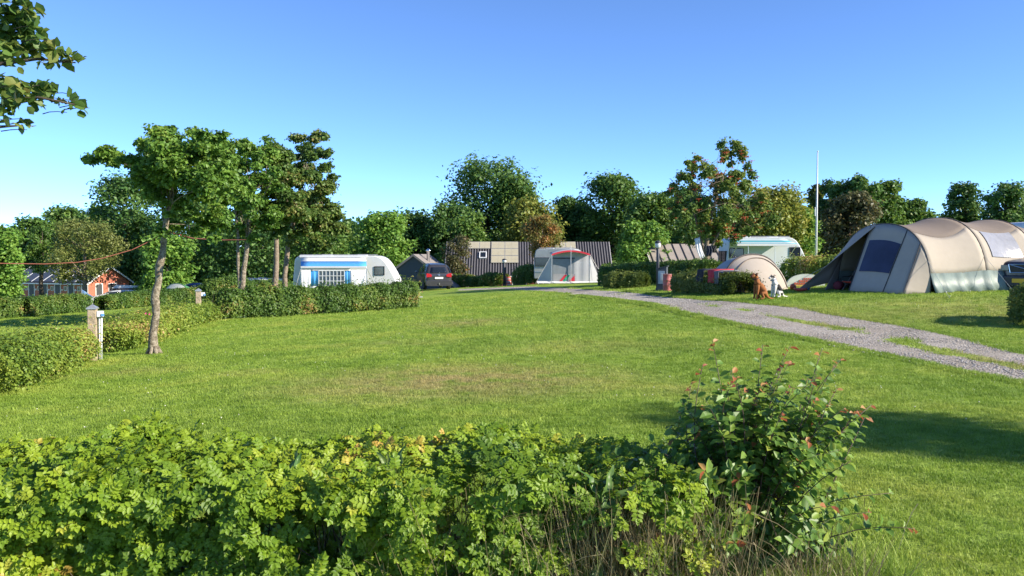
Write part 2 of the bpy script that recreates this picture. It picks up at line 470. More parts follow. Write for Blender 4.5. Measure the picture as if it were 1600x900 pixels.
def tuft(name, n, rad, h, wd, seed, mat):
    rng = random.Random(seed)
    mb = MB(); rn = []
    for i in range(n):
        a, r = rng.uniform(0, 6.283), rad * math.sqrt(rng.random())
        x, y = r * math.cos(a), r * math.sin(a)
        hh = h * rng.uniform(.55, 1.15); b = rng.uniform(0, 6.283); lean = rng.uniform(.1, .9) * hh
        dx, dy = math.cos(b), math.sin(b); px, py = -dy * wd * .5, dx * wd * .5
        mx_, my_ = x + dx * lean * .35, y + dy * lean * .35
        mb.add([(x - px, y - py, -.005), (x + px, y + py, -.005), (mx_ + px * .8, my_ + py * .8, hh * .6), (mx_ - px * .8, my_ - py * .8, hh * .6), (x + dx * lean, y + dy * lean, hh)],
               [(0, 1, 2, 3), (3, 2, 4)])
        rn += [rng.random()] * 5
    me = mb.mesh(name, mat)
    a = me.attributes.new('rnd', 'FLOAT', 'POINT'); a.data.foreach_set('value', np.array(rn, np.float32))
    return bpy.data.objects.new(name, me)
def in_track(x, y, pad=0.0):
    return (x > track_edge(TL, y) - pad) & (x < track_edge(TR, y) + pad) & (y < 52)
def lawn_grass():
    rng = np.random.default_rng(5)
    P = []; SC = []
    for d0, d1, dens, s in [(2.6, 6, 420, .8), (6, 9, 330, .85), (9, 13, 200, .95), (13, 19, 105, 1.15), (19, 28, 48, 1.5), (28, 42, 16, 2.0)]:
        half = .76 * d1 + 1
        n = int(dens * (2 * half) * (d1 - d0))
        x = rng.uniform(-half, half, n); y = rng.uniform(d0, d1, n)
        keep = (np.abs(x) < .74 * y + .8)
        if d1 <= 6: keep &= (x > .6) | (y > 4.2)
        x, y = x[keep], y[keep]
        it = in_track(x, y, -.02)
        g = np.array([grassy(a, b) if t else 1.0 for a, b, t in zip(x, y, it)])
        k = g > .12 + .62 * rng.random(len(x))
        x, y = x[k], y[k]
        P.append(np.stack([x, y], -1)); SC.append(s * rng.uniform(.7, 1.2, len(x)) * np.where(it[k], 1.55, 1))
    P = np.concatenate(P); SC = np.concatenate(SC)
    # longer unmown blades beside the track
    ys = rng.uniform(5, 34, 5200); side = rng.random(5200) < .5
    xs = np.where(side, track_edge(TL, ys) - rng.uniform(-.12, .12, 5200), track_edge(TR, ys) + rng.uniform(-.12, .12, 5200))
    P = np.concatenate([P, np.stack([xs, ys], -1)]); SC = np.concatenate([SC, rng.uniform(1.0, 1.5, 5200) * np.clip(ys / 14, 1, 1.8)])
    Z = gzs(P[:, 0], P[:, 1])
    n = len(P)
    protos = [tuft('grass_tuft_a', 22, .075, .030, .0050, 1, BLADE), tuft('grass_tuft_b', 26, .085, .025, .0048, 2, BLADE), tuft('grass_tuft_c', 17, .07, .035, .0058, 3, BLADE)]
    rnd = rng.random(n)
    instancer('lawn_grass', np.column_stack([P, Z]), rng.uniform(0, 6.28, n), SC, rnd, rng.integers(0, 3, n), protos, 'short mown grass blades covering the campsite lawn', 'grass')
    print('grass tufts', n)
lawn_grass()
def gravel_stones():
    rng = np.random.default_rng(8)
    m, nt, b = _new('pebble')
    a = nt.nodes.new('ShaderNodeAttribute'); a.attribute_name = 'rnd'; a.attribute_type = 'INSTANCER'
    nt.links.new(ramp(nt, a.outputs['Fac'], [(.05, (.235, .215, .19)), (.45, (.32, .295, .262)), (.8, (.39, .365, .33)), (1, (.52, .49, .45))]), b.inputs['Base Color'])
    b.inputs['Roughness'].default_value = .8
    protos = []
    for s in range(3):
        bm = bmesh.new(); bmesh.ops.create_icosphere(bm, subdivisions=1, radius=.5)
        r = random.Random(s)
        for v in bm.verts: v.co *= r.uniform(.75, 1.15); v.co.z *= .6
        me = bpy.data.meshes.new('pebble'); bm.to_mesh(me); bm.free(); me.materials.append(m)
        protos.append(bpy.data.objects.new('pebble', me))
    n = 42000
    y = 5 + 31 * rng.random(n) ** 1.35
    u = -.07 + 1.14 * rng.random(n)
    l, r = track_edge(TL, y), track_edge(TR, y)
    x = l + (r - l) * u
    g = np.array([grassy(a, b) for a, b in zip(x, y)])
    k = (g < .35) | (rng.random(n) < .12)
    x, y = x[k], y[k]
    z = gzs(x, y) + .018
    n = len(x)
    instancer('gravel_stones', np.column_stack([x, y, z]), rng.uniform(0, 6.28, n), .010 + .026 * rng.random(n) ** 4 + .0004 * y, rng.random(n), rng.integers(0, 3, n), protos, 'loose grey pebbles lying on the gravel track', 'gravel')
gravel_stones()

def clover():
    rng = np.random.default_rng(15)
    m = paint('clover_white', (.62, .60, .55), .8)
    mb = MB().lathe([(.002, 0), (.010, .004), (.012, .011), (.007, .018), (.001, .020)], 7, (0, 0, .022))
    mb.tube([(0, 0, 0), (0, 0, .024)], .0015, 4)
    p = bpy.data.objects.new('clover_flower', mb.mesh('clover_flower', m, True))
    n = 1500
    y = 5 + 25 * rng.random(n) ** .8; x = rng.uniform(-.7, .7, n) * y
    keep = np.array([nz(a * .35, b * .35, 8) > .02 for a, b in zip(x, y)]) & ~in_track(x, y, .2)
    x, y = x[keep], y[keep]; n = len(x)
    instancer('clover_flowers', np.column_stack([x, y, gzs(x, y)]), rng.uniform(0, 6.28, n), rng.uniform(.3, .65, n), rng.random(n), np.zeros(n), [p], 'tiny white clover heads dotted over the lawn', 'clover')
clover()

# ================================================================== vegetation
def _up(s, k=1.5):
    return [(p, tuple(min(.5, c * k) for c in col)) for p, col in s]
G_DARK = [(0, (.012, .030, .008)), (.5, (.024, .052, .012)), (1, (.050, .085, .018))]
G_MID = [(0, (.020, .046, .010)), (.5, (.040, .080, .014)), (1, (.080, .120, .022))]
G_LIGHT = [(0, (.030, .070, .012)), (.5, (.060, .120, .018)), (1, (.110, .165, .028))]
G_OLIVE = [(0, (.034, .046, .012)), (.5, (.066, .082, .020)), (1, (.120, .125, .036))]
G_YELLOW = [(0, (.045, .065, .012)), (.5, (.085, .105, .018)), (1, (.16, .15, .03))]
G_BROWN = [(0, (.022, .026, .011)), (.55, (.045, .048, .018)), (.85, (.075, .06, .025)), (1, (.13, .05, .025))]
G_ALDER = [(0, (.028, .062, .011)), (.45, (.052, .105, .015)), (.85, (.085, .14, .022)), (1, (.12, .13, .03))]
G_ALDER2 = [(0, (.020, .046, .011)), (.45, (.042, .078, .015)), (.8, (.075, .10, .022)), (1, (.13, .10, .03))]
G_ROWAN = [(0, (.030, .060, .014)), (.5, (.060, .100, .020)), (.85, (.105, .125, .024)), (1, (.16, .11, .025))]
G_ORANGE = [(0, (.05, .07, .018)), (.4, (.11, .105, .025)), (.8, (.19, .10, .03)), (1, (.25, .09, .03))]
G_ROSE = [(0, (.040, .078, .008)), (.4, (.082, .138, .009)), (.8, (.145, .195, .013)), (.94, (.20, .20, .025)), (1, (.28, .19, .04))]
G_ROSEL = [(0, (.045, .085, .012)), (.4, (.095, .140, .018)), (.78, (.150, .190, .030)), (.95, (.20, .19, .04)), (1, (.25, .17, .07))]
G_HEDGE = [(0, (.022, .055, .010)), (.5, (.050, .095, .015)), (.88, (.095, .135, .022)), (.97, (.15, .14, .03)), (1, (.19, .13, .045))]
G_CONI = [(0, (.028, .050, .010)), (.5, (.070, .100, .018)), (1, (.15, .16, .035))]
G_PLUM = [(0, (.040, .085, .016)), (.5, (.075, .140, .022)), (.9, (.135, .20, .03)), (1, (.20, .22, .04))]
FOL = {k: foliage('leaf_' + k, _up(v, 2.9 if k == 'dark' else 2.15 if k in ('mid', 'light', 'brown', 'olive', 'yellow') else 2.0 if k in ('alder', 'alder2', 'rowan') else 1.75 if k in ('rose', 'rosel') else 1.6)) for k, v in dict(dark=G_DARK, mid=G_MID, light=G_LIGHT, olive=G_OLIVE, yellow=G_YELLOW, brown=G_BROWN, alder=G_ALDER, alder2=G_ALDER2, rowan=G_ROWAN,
       orange=G_ORANGE, rose=G_ROSE, rosel=G_ROSEL, hedge=G_HEDGE, conifer=G_CONI, plum=G_PLUM).items()}
FOL['redtip'] = foliage('leaf_redtip', [(0, (.26, .07, .03)), (.6, (.34, .14, .045)), (1, (.36, .22, .07))])
FOL['plum'].node_tree.nodes['Principled BSDF'].inputs['Roughness'].default_value = .45
FOL['plum'].node_tree.nodes['Principled BSDF'].inputs['Specular IOR Level'].default_value = .35

def bark(name, lo, hi, spot=(.03, .025, .02), scale=9):
    if name in MATS: return MATS[name]
    m, nt, b = _new(name)
    c = ramp(nt, texnoise(nt, scale, 6, .7), [(.30, spot), (.42, lo), (.62, hi), (.8, [min(1, x * 1.25) for x in hi])])
    nt.links.new(c, b.inputs['Base Color']); b.inputs['Roughness'].default_value = .9; b.inputs['Specular IOR Level'].default_value = .15
    bp = nt.nodes.new('ShaderNodeBump'); bp.inputs['Strength'].default_value = .8; bp.inputs['Distance'].default_value = .03
    nt.links.new(texnoise(nt, scale * 3, 5, .7), bp.inputs['Height']); nt.links.new(bp.outputs[0], b.inputs['Normal'])
    MATS[name] = m
    return m
BARK_PALE = bark('bark_pale', (.13, .105, .075), (.33, .29, .22), (.035, .028, .018), 14)
BARK_DARK = bark('bark_dark', (.05, .042, .032), (.11, .095, .075))
BARK_TAN = bark('bark_tan', (.17, .135, .10), (.27, .22, .165))
TWIG = paint('twig', (.07, .05, .032), .9, .3, 6)

def leaves_on_clumps(centres, radii, n, size, rng, up=.55, squash=.8, spread=.5, stray=.10, along=0.0, rise=(-.35, .55)):
    """positions and facing of n leaves gathered in uneven clumps"""
    C = np.asarray(centres, float); rad = np.asarray(radii, float)
    wgt = rad ** 2; wgt /= wgt.sum()
    idx = rng.choice(len(C), n, p=wgt)
    d = unit(rng.normal(size=(n, 3)))
    rr = rng.random(n) ** .42
    rr = np.where(rng.random(n) < .16, rr * rng.uniform(1.0, 1.0 + stray, n), rr)
    lump = 1 + .28 * np.sin(d[:, 0] * 5 + idx) * np.sin(d[:, 1] * 6 + idx * 2.3) + .18 * np.sin(d[:, 2] * 9 + idx * 1.7)
    off = d * (rr * lump * rad[idx])[:, None] * np.array([1, 1, squash])
    if along:                                   # sprays drawn out along the twig they hang on
        a = rng.uniform(0, 6.283, len(C)); ax = np.stack([np.cos(a), np.sin(a) * .6, rng.uniform(*rise, len(C))], -1)
        ax = unit(ax)[idx]
        off = off * .8 + ax * (off * ax).sum(1, keepdims=True) * along
    pos = C[idx] + off
    nrm = d * spread + np.array([0, 0, up]) + rng.normal(size=(n, 3)) * .42
    tone = rng.random(len(C))[idx] * .42 + rng.random(n) * .58
    return pos, nrm, size * rng.uniform(.65, 1.3, n), tone
def limb(mb, a, b, r0, r1, rng, bend=.12, n=6, sides=6):
    a, b = Vector(a), Vector(b)
    L = (b - a).length
    off = Vector((rng.uniform(-1, 1), rng.uniform(-1, 1), rng.uniform(.0, 1))) * L * bend
    pts = [a.lerp(b, t) + off * math.sin(math.pi * t) for t in [i / (n - 1) for i in range(n)]]
    mb.tube(pts, [r0 + (r1 - r0) * i / (n - 1) for i in range(n)], sides)
    return pts
def tree(name, label, base, H, W, fol, nleaf=7000, leaf=.22, crown0=.22, nclump=60, shape='round', seed=0, barkm=None, group=None, D=None, cat='tree', lean=0.0):
    """a standing tree: base point, height H, crown width W, crown starting at crown0*H"""
    rng = np.random.default_rng(seed); pr = random.Random(seed)
    t = thing(name, label, cat, base, 0, group)
    D = D or W
    cz0, cz1 = crown0 * H, H
    cen = []; rad = []
    for i in range(nclump):
        u = pr.random(); a = pr.uniform(0, 6.283)
        z = cz0 + (cz1 - cz0) * (.04 + .92 * u)
        f = (z - cz0) / (cz1 - cz0)
        if shape == 'round': prof = math.sqrt(max(0, 1 - (2 * f ** .85 - 1) ** 2)) * .92 + .08
        elif shape == 'cone': prof = (1 - f) ** .75 * .95 + .07
        elif shape == 'poplar': prof = min(1, f * 5 + .3) * (1 - f ** 3) ** .6
        else: prof = min(1, .35 + f * 1.6) * math.sqrt(max(0.02, 1 - f ** 2.4))        # broad, domed
        rr = math.sqrt(pr.uniform(.10, 1)) * prof * (1 + .28 * nz(math.cos(a) * 1.4 + seed, math.sin(a) * 1.4, f * 3))
        r = pr.uniform(.10, .19) * min(W, (cz1 - cz0)) * (1.0 if shape != 'cone' else .8)
        cen.append((rr * math.cos(a) * (W / 2 - r * .6) + lean * f, rr * math.sin(a) * (D / 2 - r * .6), min(z, H - r * .75)))
        rad.append(r)
    tr = MB()
    trunk_r = .022 * H + .03
    top = Vector((lean * .6 + pr.uniform(-.05, .05) * W, 0, crown0 * H + (1 - crown0) * H * .72))
    pts = [Vector((0, 0, -.15)), Vector((pr.uniform(-.02, .02) * H, 0, crown0 * H * .6)), Vector((pr.uniform(-.03, .03) * H + lean * .2, pr.uniform(-.02, .02) * H, crown0 * H + (1 - crown0) * H * .35)), top]
    tr.tube(pts, [trunk_r * 1.25, trunk_r, trunk_r * .7, trunk_r * .15], 8)
    for i in pr.sample(range(nclump), min(nclump, 14)):
        f = pr.uniform(.3, .85)
        a = pts[1].lerp(pts[2], f) if cen[i][2] < pts[2].z + 1 else pts[2].lerp(pts[3], f * .6)
        limb(tr, a, cen[i], trunk_r * .35, trunk_r * .06, pr)
    tr.build('trunk', barkm or BARK_DARK, t, smooth=True)
    pos, nrm, sz, tone = leaves_on_clumps(cen, rad, nleaf, leaf, rng)
    scatter('crown', LEAF2, bases(nrm, rng), sz, pos, tone, FOL[fol], t)
    return t, cen, rad
def blob_tree(name, label, base, trunks, blobs, Y, fol, nleaf, leaf, depth, seed, barkm, group=None, rise=(-.45, .6)):
    """a tree whose leaf masses are given one by one: photo column, row, radius (pixels) around distance Y"""
    rng = np.random.default_rng(seed); pr = random.Random(seed)
    t = thing(name, label, 'tree', base, 0, group)
    k = Y / F
    cen = []; rad = []
    for px, py, r in blobs:
        n = max(1, int((r / 8.0) ** 2 * .9))
        for i in range(n):
            a = pr.uniform(0, 6.283); q = math.sqrt(pr.random()) * .95 if n > 1 else 0
            y = Y + pr.uniform(-1, 1) * depth * min(1, r / 26)
            p = at(px, py, y)
            rr = r * k
            cen.append(tuple(p - base + Vector((math.cos(a) * rr * q, 0, math.sin(a) * rr * q))))
            rad.append(max(6.5 * k, rr * pr.uniform(.28, .52)) if n > 1 else rr)
    for j, (pts, rs) in enumerate(trunks):
        mb = MB()
        P = [(at(a, b, Y) if len(q) == 2 else at(a, b, Y + q[2])) - base for q in pts for a, b in [q[:2]]]
        P[0].z -= .1
        # finer, knobbly stem
        fine, fr = [], []
        for i in range(len(P) - 1):
            for s in range(4):
                f = s / 4
                fine.append(P[i].lerp(P[i + 1], f) + Vector((nz(i + f, j, seed), nz(j, i + f, seed + 2), 0)) * rs[i] * .25)
                fr.append((rs[i] + (rs[i + 1] - rs[i]) * f) * (1 + .14 * nz((i + f) * 2.1, seed, j)))
        fine.append(P[-1]); fr.append(rs[-1])
        mb.tube(fine, fr, 12)
        if j == 0:
            for q in range(7):
                a = q * .9; mb.tube([fine[0] + Vector((math.cos(a) * rs[0] * 1.5, math.sin(a) * rs[0] * 1.5, .0)), fine[0] + Vector((math.cos(a) * rs[0] * .8, math.sin(a) * rs[0] * .8, rs[0] * 1.3)), fine[0] + Vector((0, 0, rs[0] * 3))], [rs[0] * .35, rs[0] * .4, rs[0] * .2], 6)
        near = [i for i in range(len(cen)) if i % len(trunks) == j]
        for i in pr.sample(near, min(len(near), 26)):
            b0 = fine[-1 - pr.randrange(max(1, len(fine) // 3))]
            limb(mb, b0, cen[i], rs[-1] * .55, .006, pr, .15)
        mb.build('trunk', barkm, t, smooth=True)
    pos, nrm, sz, tone = leaves_on_clumps(cen, rad, nleaf, leaf, rng, up=.5, squash=.72, stray=.5, along=.7, rise=rise)
    # tone that belongs to whole sprays
    scatter('crown', LEAF2, bases(nrm, rng), sz, pos, tone, FOL[fol], t)
    return t, cen, rad

# ------------------------------------------------------------------ windswept alders on the left
b1 = at(240, 551, 16.5)
blob_tree('alder_tree', 'windswept alder with crooked pale trunk standing alone on the lawn beside the rose hedge', b1,
          [([(241, 551), (239, 520), (244, 492), (242, 466), (248, 440), (249, 415), (255, 390), (257, 365), (262, 335), (268, 300), (276, 268)], [.115, .080, .072, .086, .066, .080, .057, .062, .05, .035, .02])],
          [(140, 249, 11), (153, 245, 12), (163, 236, 11), (172, 252, 15), (190, 256, 16), (186, 242, 8), (205, 262, 20), (228, 245, 24), (255, 222, 22), (249, 203, 8), (268, 203, 7), (262, 238, 30), (296, 222, 24), (300, 206, 9), (328, 235, 26),
           (342, 214, 11), (345, 232, 16), (285, 255, 34), (318, 262, 30), (240, 272, 26), (214, 275, 15), (226, 290, 16), (243, 303, 18), (262, 315, 17), (280, 322, 16), (298, 332, 15), (318, 338, 13), (336, 344, 11), (350, 350, 8),
           (330, 290, 28), (290, 292, 28), (365, 240, 14), (372, 285, 18), (340, 325, 20), (300, 312, 16), (355, 262, 20), (262, 345, 13), (275, 352, 11), (252, 362, 8), (350, 305, 20), (305, 362, 10), (330, 365, 12)],
          16.5, 'alder', 46000, .085, 1.25, 11, BARK_PALE)
b2 = foot(377, 30)
blob_tree('alder_tree', 'twin-stemmed alder rising from behind the left end of the clipped hedge', b2,
          [([(377, 478), (377, 462), (379, 445), (381, 420), (385, 395), (387, 370), (392, 330), (398, 290)], [.13, .12, .10, .09, .085, .08, .06, .04]),
           ([(376, 470), (375, 455), (373, 430), (372, 400), (372, 370), (368, 330), (362, 300)], [.08, .07, .06, .055, .05, .04, .03])],
          [(350, 226, 12), (352, 255, 20), (348, 285, 20), (356, 318, 18), (375, 240, 22), (400, 238, 22), (420, 232, 14), (385, 268, 28), (415, 262, 26), (400, 300, 30), (370, 305, 25), (430, 285, 22), (385, 338, 22), (412, 330, 24), (362, 340, 16), (352, 358, 10), (405, 358, 12), (380, 362, 13), (420, 345, 18), (395, 372, 9)],
          30, 'alder', 30000, .13, 1.7, 12, BARK_PALE)
b3 = foot(430, 31.5)
blob_tree('alder_tree', 'straight-trunked alder behind the clipped hedge, left one of the pair beside the blue-striped caravan', b3,
          [([(430, 480), (430, 455), (431, 430), (432, 400), (432, 372), (436, 330), (440, 290)], [.13, .12, .11, .10, .09, .07, .04])],
          [(425, 240, 16), (438, 243, 18), (452, 255, 22), (420, 300, 18), (425, 330, 18), (440, 362, 14), (455, 340, 22), (470, 365, 16), (420, 352, 16), (440, 285, 26), (462, 290, 24), (440, 322, 24), (465, 325, 24), (428, 348, 14), (450, 355, 18), (475, 350, 16)],
          31.5, 'alder2', 22000, .13, 1.5, 13, BARK_TAN)
b4 = foot(447, 33.5)
blob_tree('alder_tree', 'tallest alder with a ragged top, right one of the pair beside the blue-striped caravan', b4,
          [([(446, 475), (446, 450), (445, 430), (448, 405), (451, 375), (460, 340), (470, 290), (476, 250)], [.12, .11, .10, .10, .09, .075, .06, .03])],
          [(466, 216, 10), (478, 222, 13), (494, 214, 11), (508, 213, 7), (474, 240, 18), (496, 240, 15), (512, 238, 6), (485, 262, 22), (508, 262, 11), (520, 276, 6), (490, 290, 26), (512, 292, 10), (500, 318, 24), (517, 325, 14), (482, 330, 24), (528, 338, 8), (500, 350, 22), (520, 360, 14), (475, 368, 16), (495, 380, 14), (455, 378, 9), (490, 366, 18), (512, 346, 18), (530, 356, 10), (505, 385, 10)],
          33.5, 'alder2', 30000, .13, 1.7, 14, BARK_TAN)
# branches hanging in at the upper left: the tree stands just outside the frame
bt = Vector((-6.3, 5.9, gz(-6.3, 5.9)))
def corner_tree():
    pr = random.Random(3); rng = np.random.default_rng(3)
    t = thing('alder_tree', 'large-leaved branches reaching in at the top left corner of the photo', 'tree', bt)
    mb = MB()
    mb.tube([(0, 0, -.1), (.05, 0, 1.2), (.0, .05, 2.4), (.1, 0, 3.6), (.05, .1, 5.2)], [.16, .13, .11, .08, .03], 12)
    cen = []; rad = []
    def branch(start, px_pts, r0):
        P = [Vector(start)] + [at(a, b, 5.6) - bt for a, b in px_pts]
        mb.tube(P, [r0 * (1 - .85 * i / (len(P) - 1)) for i in range(len(P))], 6)
        return P
    for st, pp in [((.05, 0, 1.9), [(-230, 190), (-90, 140), (0, 100), (60, 92), (118, 98)]), ((.05, .02, 2.2), [(-260, 150), (-90, 60), (0, 20), (40, 25)]),
                   ((.02, 0, 1.6), [(-230, 240), (-80, 200), (0, 165), (60, 152), (125, 165)]), ((.05, 0, 1.7), [(-220, 260), (-90, 225), (0, 198), (36, 196)])]:
        branch(st, pp, .028)
    vis = [(8, 20, 16), (28, 30, 18), (45, 20, 12), (12, 55, 20), (38, 55, 19), (55, 45, 10), (20, 82, 17), (48, 78, 16), (66, 66, 11), (80, 78, 9), (92, 84, 9), (104, 86, 9), (114, 92, 7), (124, 96, 6), (62, 24, 6), (32, 4, 14), (60, 95, 7), (88, 98, 6), (100, 100, 5), (5, 90, 12),
           (8, 128, 14), (28, 138, 15), (50, 140, 14), (66, 142, 11), (76, 136, 8), (40, 155, 11), (60, 162, 8), (16, 158, 13), (92, 158, 8), (104, 150, 7), (112, 160, 8), (124, 168, 6), (133, 171, 4), (98, 178, 4), (5, 178, 9), (38, 190, 8), (46, 194, 7), (35, 205, 3), (2, 190, 5)]
    for px, py, r in vis:
        p = at(px, py, 5.6 + pr.uniform(-.25, .25)) - bt
        cen.append(tuple(p)); rad.append(r * 5.6 / F * 1.0)
    p1, n1, s1, t1 = leaves_on_clumps(cen, rad, 620, .072, rng, up=.55, squash=.9)
    c2 = []; r2 = []
    for i in range(60):
        a = pr.uniform(0, 6.283); z = pr.uniform(2.0, 5.6); rr = pr.uniform(.3, 1.5) * math.sin(math.pi * min(1, (z - 1.6) / 4.3)) 
        c2.append((rr * math.cos(a) - .35, rr * math.sin(a), z)); r2.append(pr.uniform(.3, .5))
    p2, n2, s2, t2 = leaves_on_clumps(c2, r2, 7000, .075, rng)
    Pm = np.concatenate([p1, p2]); Nm = np.concatenate([n1, n2])
    for i in range(24): limb(mb, (.05, 0, pr.uniform(1.8, 3.6)), c2[i], .03, .006, pr)
    for c in cen:
        limb(mb, Vector(c) + Vector((-.14, 0, .0)), Vector(c) + Vector((.03, 0, .01)), .004, .002, pr, .1, 4, 4)
    mb.build('trunk', BARK_DARK, t, smooth=True)
    scatter('crown', LEAF6, bases(Nm, rng), np.concatenate([s1, s2])[:, None] * np.array([1.25, 1, 1]), Pm, np.concatenate([t1, t2]), FOL['alder2'], t)
corner_tree()
# tree outside the right edge whose shadow lies across the near lawn
tree('alder_tree', 'leafy tree just beyond the right edge, shading the lawn behind the plum shrub', (14.6, 3.5, gz(14.6, 3.5)), 7.1, 3.4, 'alder', 15000, .11, .22, 60, 'dome', 31, BARK_PALE, D=3.0)

# ------------------------------------------------------------------ tree belt behind the site
BELT = [  # px, top py, distance, width px, foliage, shape, crown0, leaves, label
    (2, 352, 60, 64, 'light', 'round', .08, 6000, 'light green tree cut by the left edge of the photo'),
    (56, 337, 106, 62, 'mid', 'round', .15, 6000, 'rounded tree behind the left end of the red brick cabins'),
    (104, 322, 112, 66, 'mid', 'round', .15, 6000, 'taller tree behind the middle of the red brick cabins'),
    (176, 322, 104, 96, 'light', 'round', .1, 7500, 'bright green tree behind the gable of the red brick cabins'),
    (196, 272, 98, 120, 'dark', 'dome', .1, 9000, 'big dark tree rising behind the lone alder crown'),
    (296, 300, 92, 120, 'dark', 'dome', .05, 8000, 'dark broad tree seen through the alder stems'),
    (262, 366, 72, 74, 'light', 'round', .08, 5000, 'lighter bushy tree right behind the crooked alder trunk'),
    (400, 330, 88, 130, 'dark', 'dome', .02, 8000, 'dark tree filling the gap between the alder trunks'),
    (476, 318, 62, 104, 'mid', 'dome', .05, 8000, 'broad green tree behind the left caravan'),
    (532, 348, 84, 54, 'mid', 'round', .05, 5000, 'low green tree above the front of the left caravan'),
    (548, 342, 118, 26, 'dark', 'poplar', .05, 2500, 'thin distant tree between the left caravan and the bright round tree'),
    (598, 330, 70, 84, 'light', 'round', .04, 8000, 'bright green round tree left of the grey hut'),
    (648, 328, 92, 82, 'dark', 'dome', .04, 6500, 'dark tree behind the grey hut'),
    (706, 318, 90, 76, 'dark', 'dome', .04, 6500, 'dark tree at the left foot of the tallest tree'),
    (764, 246, 98, 138, 'dark', 'round', .10, 12000, 'tallest tree of the belt, dark and billowing behind the solar roof'),
    (806, 276, 95, 70, 'mid', 'round', .2, 6000, 'right shoulder tree leaning against the tallest tree'),
    (732, 328, 84, 70, 'mid', 'round', .04, 6000, 'mid green tree just left above the solar panels'),
    (828, 308, 86, 96, 'yellow', 'dome', .1, 7500, 'yellowish green tree behind the orange rowan'),
    (884, 306, 100, 62, 'dark', 'dome', .04, 5500, 'dark tree between the orange rowan and the rounded tree'),
    (956, 272, 94, 98, 'mid', 'round', .08, 9500, 'tall rounded green tree right of the solar roof'),
    (915, 318, 98, 56, 'dark', 'dome', .04, 5000, 'dark lower tree left of the tall rounded tree'),
    (1018, 300, 80, 84, 'mid', 'dome', .04, 8000, 'green tree left behind the berry-laden rowan'),
    (1000, 346, 66, 76, 'light', 'round', .03, 7000, 'lower light green tree behind the lamp post'),
    (1066, 290, 84, 70, 'dark', 'dome', .04, 6500, 'dark tree hidden behind the berry-laden rowan'),
    (1150, 312, 78, 80, 'dark', 'dome', .04, 6500, 'dark tree right behind the berry-laden rowan'),
    (1206, 290, 74, 96, 'yellow', 'dome', .1, 8500, 'olive yellow tree above the right caravan'),
    (1246, 322, 76, 62, 'light', 'round', .05, 5500, 'light tree beside the flagpole'),
    (1272, 286, 84, 42, 'conifer', 'cone', .03, 5000, 'narrow conifer directly behind the flagpole'),
    (1300, 280, 82, 60, 'dark', 'dome', .04, 6500, 'dark tree right of the flagpole'),
    (1346, 274, 80, 56, 'dark', 'round', .04, 6500, 'dark pointed-top tree behind the tunnel tent'),
    (1328, 300, 54, 78, 'brown', 'round', .2, 8000, 'brownish dark rowan behind the door of the tunnel tent'),
    (1384, 282, 82, 56, 'mid', 'dome', .04, 6500, 'green tree above the tunnel tent, right of the brownish rowan'),
    (1422, 312, 84, 54, 'mid', 'round', .04, 5500, 'lower green tree sloping down towards the gap of sky'),
    (1505, 284, 106, 50, 'dark', 'round', .2, 3800, 'loose lone tree above the tunnel tent roof'),
    (1566, 284, 98, 62, 'dark', 'round', .12, 6000, 'denser tree near the right edge above the tunnel tent'),
    (1622, 300, 98, 70, 'dark', 'round', .1, 5000, 'dark tree cut by the right edge of the photo'),
]
def belt_tree(i, px, top, Y, wpx, fol, shape, c0, nl, label):
    b = foot(px, Y)
    H = at(px, top, Y).z - b.z
    tree('leafy_tree' if shape != 'cone' else 'conifer_tree', label, b, H, wpx * 1.32 * Y / F, fol, int(nl * 1.5), .0042 * Y, c0, 95 if nl > 7000 else 72, shape, 100 + i, group='trees of the belt behind the campsite')
for i, a in enumerate(BELT): belt_tree(i, *a)
# far wood closing the gaps under the crowns
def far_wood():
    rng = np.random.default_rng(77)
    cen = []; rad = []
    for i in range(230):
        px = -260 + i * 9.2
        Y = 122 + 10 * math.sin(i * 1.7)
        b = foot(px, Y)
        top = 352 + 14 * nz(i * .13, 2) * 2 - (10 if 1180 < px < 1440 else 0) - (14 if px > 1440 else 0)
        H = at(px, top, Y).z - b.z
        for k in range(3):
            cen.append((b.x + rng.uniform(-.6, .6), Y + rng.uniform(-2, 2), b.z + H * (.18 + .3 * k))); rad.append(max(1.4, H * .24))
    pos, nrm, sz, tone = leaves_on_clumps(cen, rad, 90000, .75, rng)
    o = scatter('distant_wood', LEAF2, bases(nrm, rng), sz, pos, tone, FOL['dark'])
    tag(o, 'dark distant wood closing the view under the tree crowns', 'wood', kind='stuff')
far_wood()

# small trees in front of the buildings
def tree_px(name, label, px, base_y, top, Y, wpx, fol, nl, leaf, c0, shape, seed, nclump=50, barkm=None, b=None, **kw):
    b = foot(px, Y)
    H = at(px, top, Y).z - b.z
    return tree(name, label, b, H, wpx * Y / F, fol, nl, leaf, c0, nclump, shape, seed, barkm, **kw)
tree_px('young_tree', 'slim young tree standing before the roof of the red brick cabins', 66, 462, 352, 78, 50, 'mid', 4500, .22, .42, 'round', 201)
tree_px('young_tree', 'speckled olive tree spreading in front of the red brick cabins gable', 132, 462, 342, 74, 132, 'olive', 11000, .20, .27, 'round', 202, 70, BARK_TAN)
tree_px('young_tree', 'small sparse dark tree in front of the left part of the solar roof', 716, 446, 368, 66, 56, 'brown', 3600, .17, .28, 'dome', 203)
tree_px('rowan_tree', 'small rowan turning orange in front of the solar roof', 846, 446, 336, 60, 74, 'orange', 5600, .17, .34, 'dome', 204, 50, BARK_TAN)

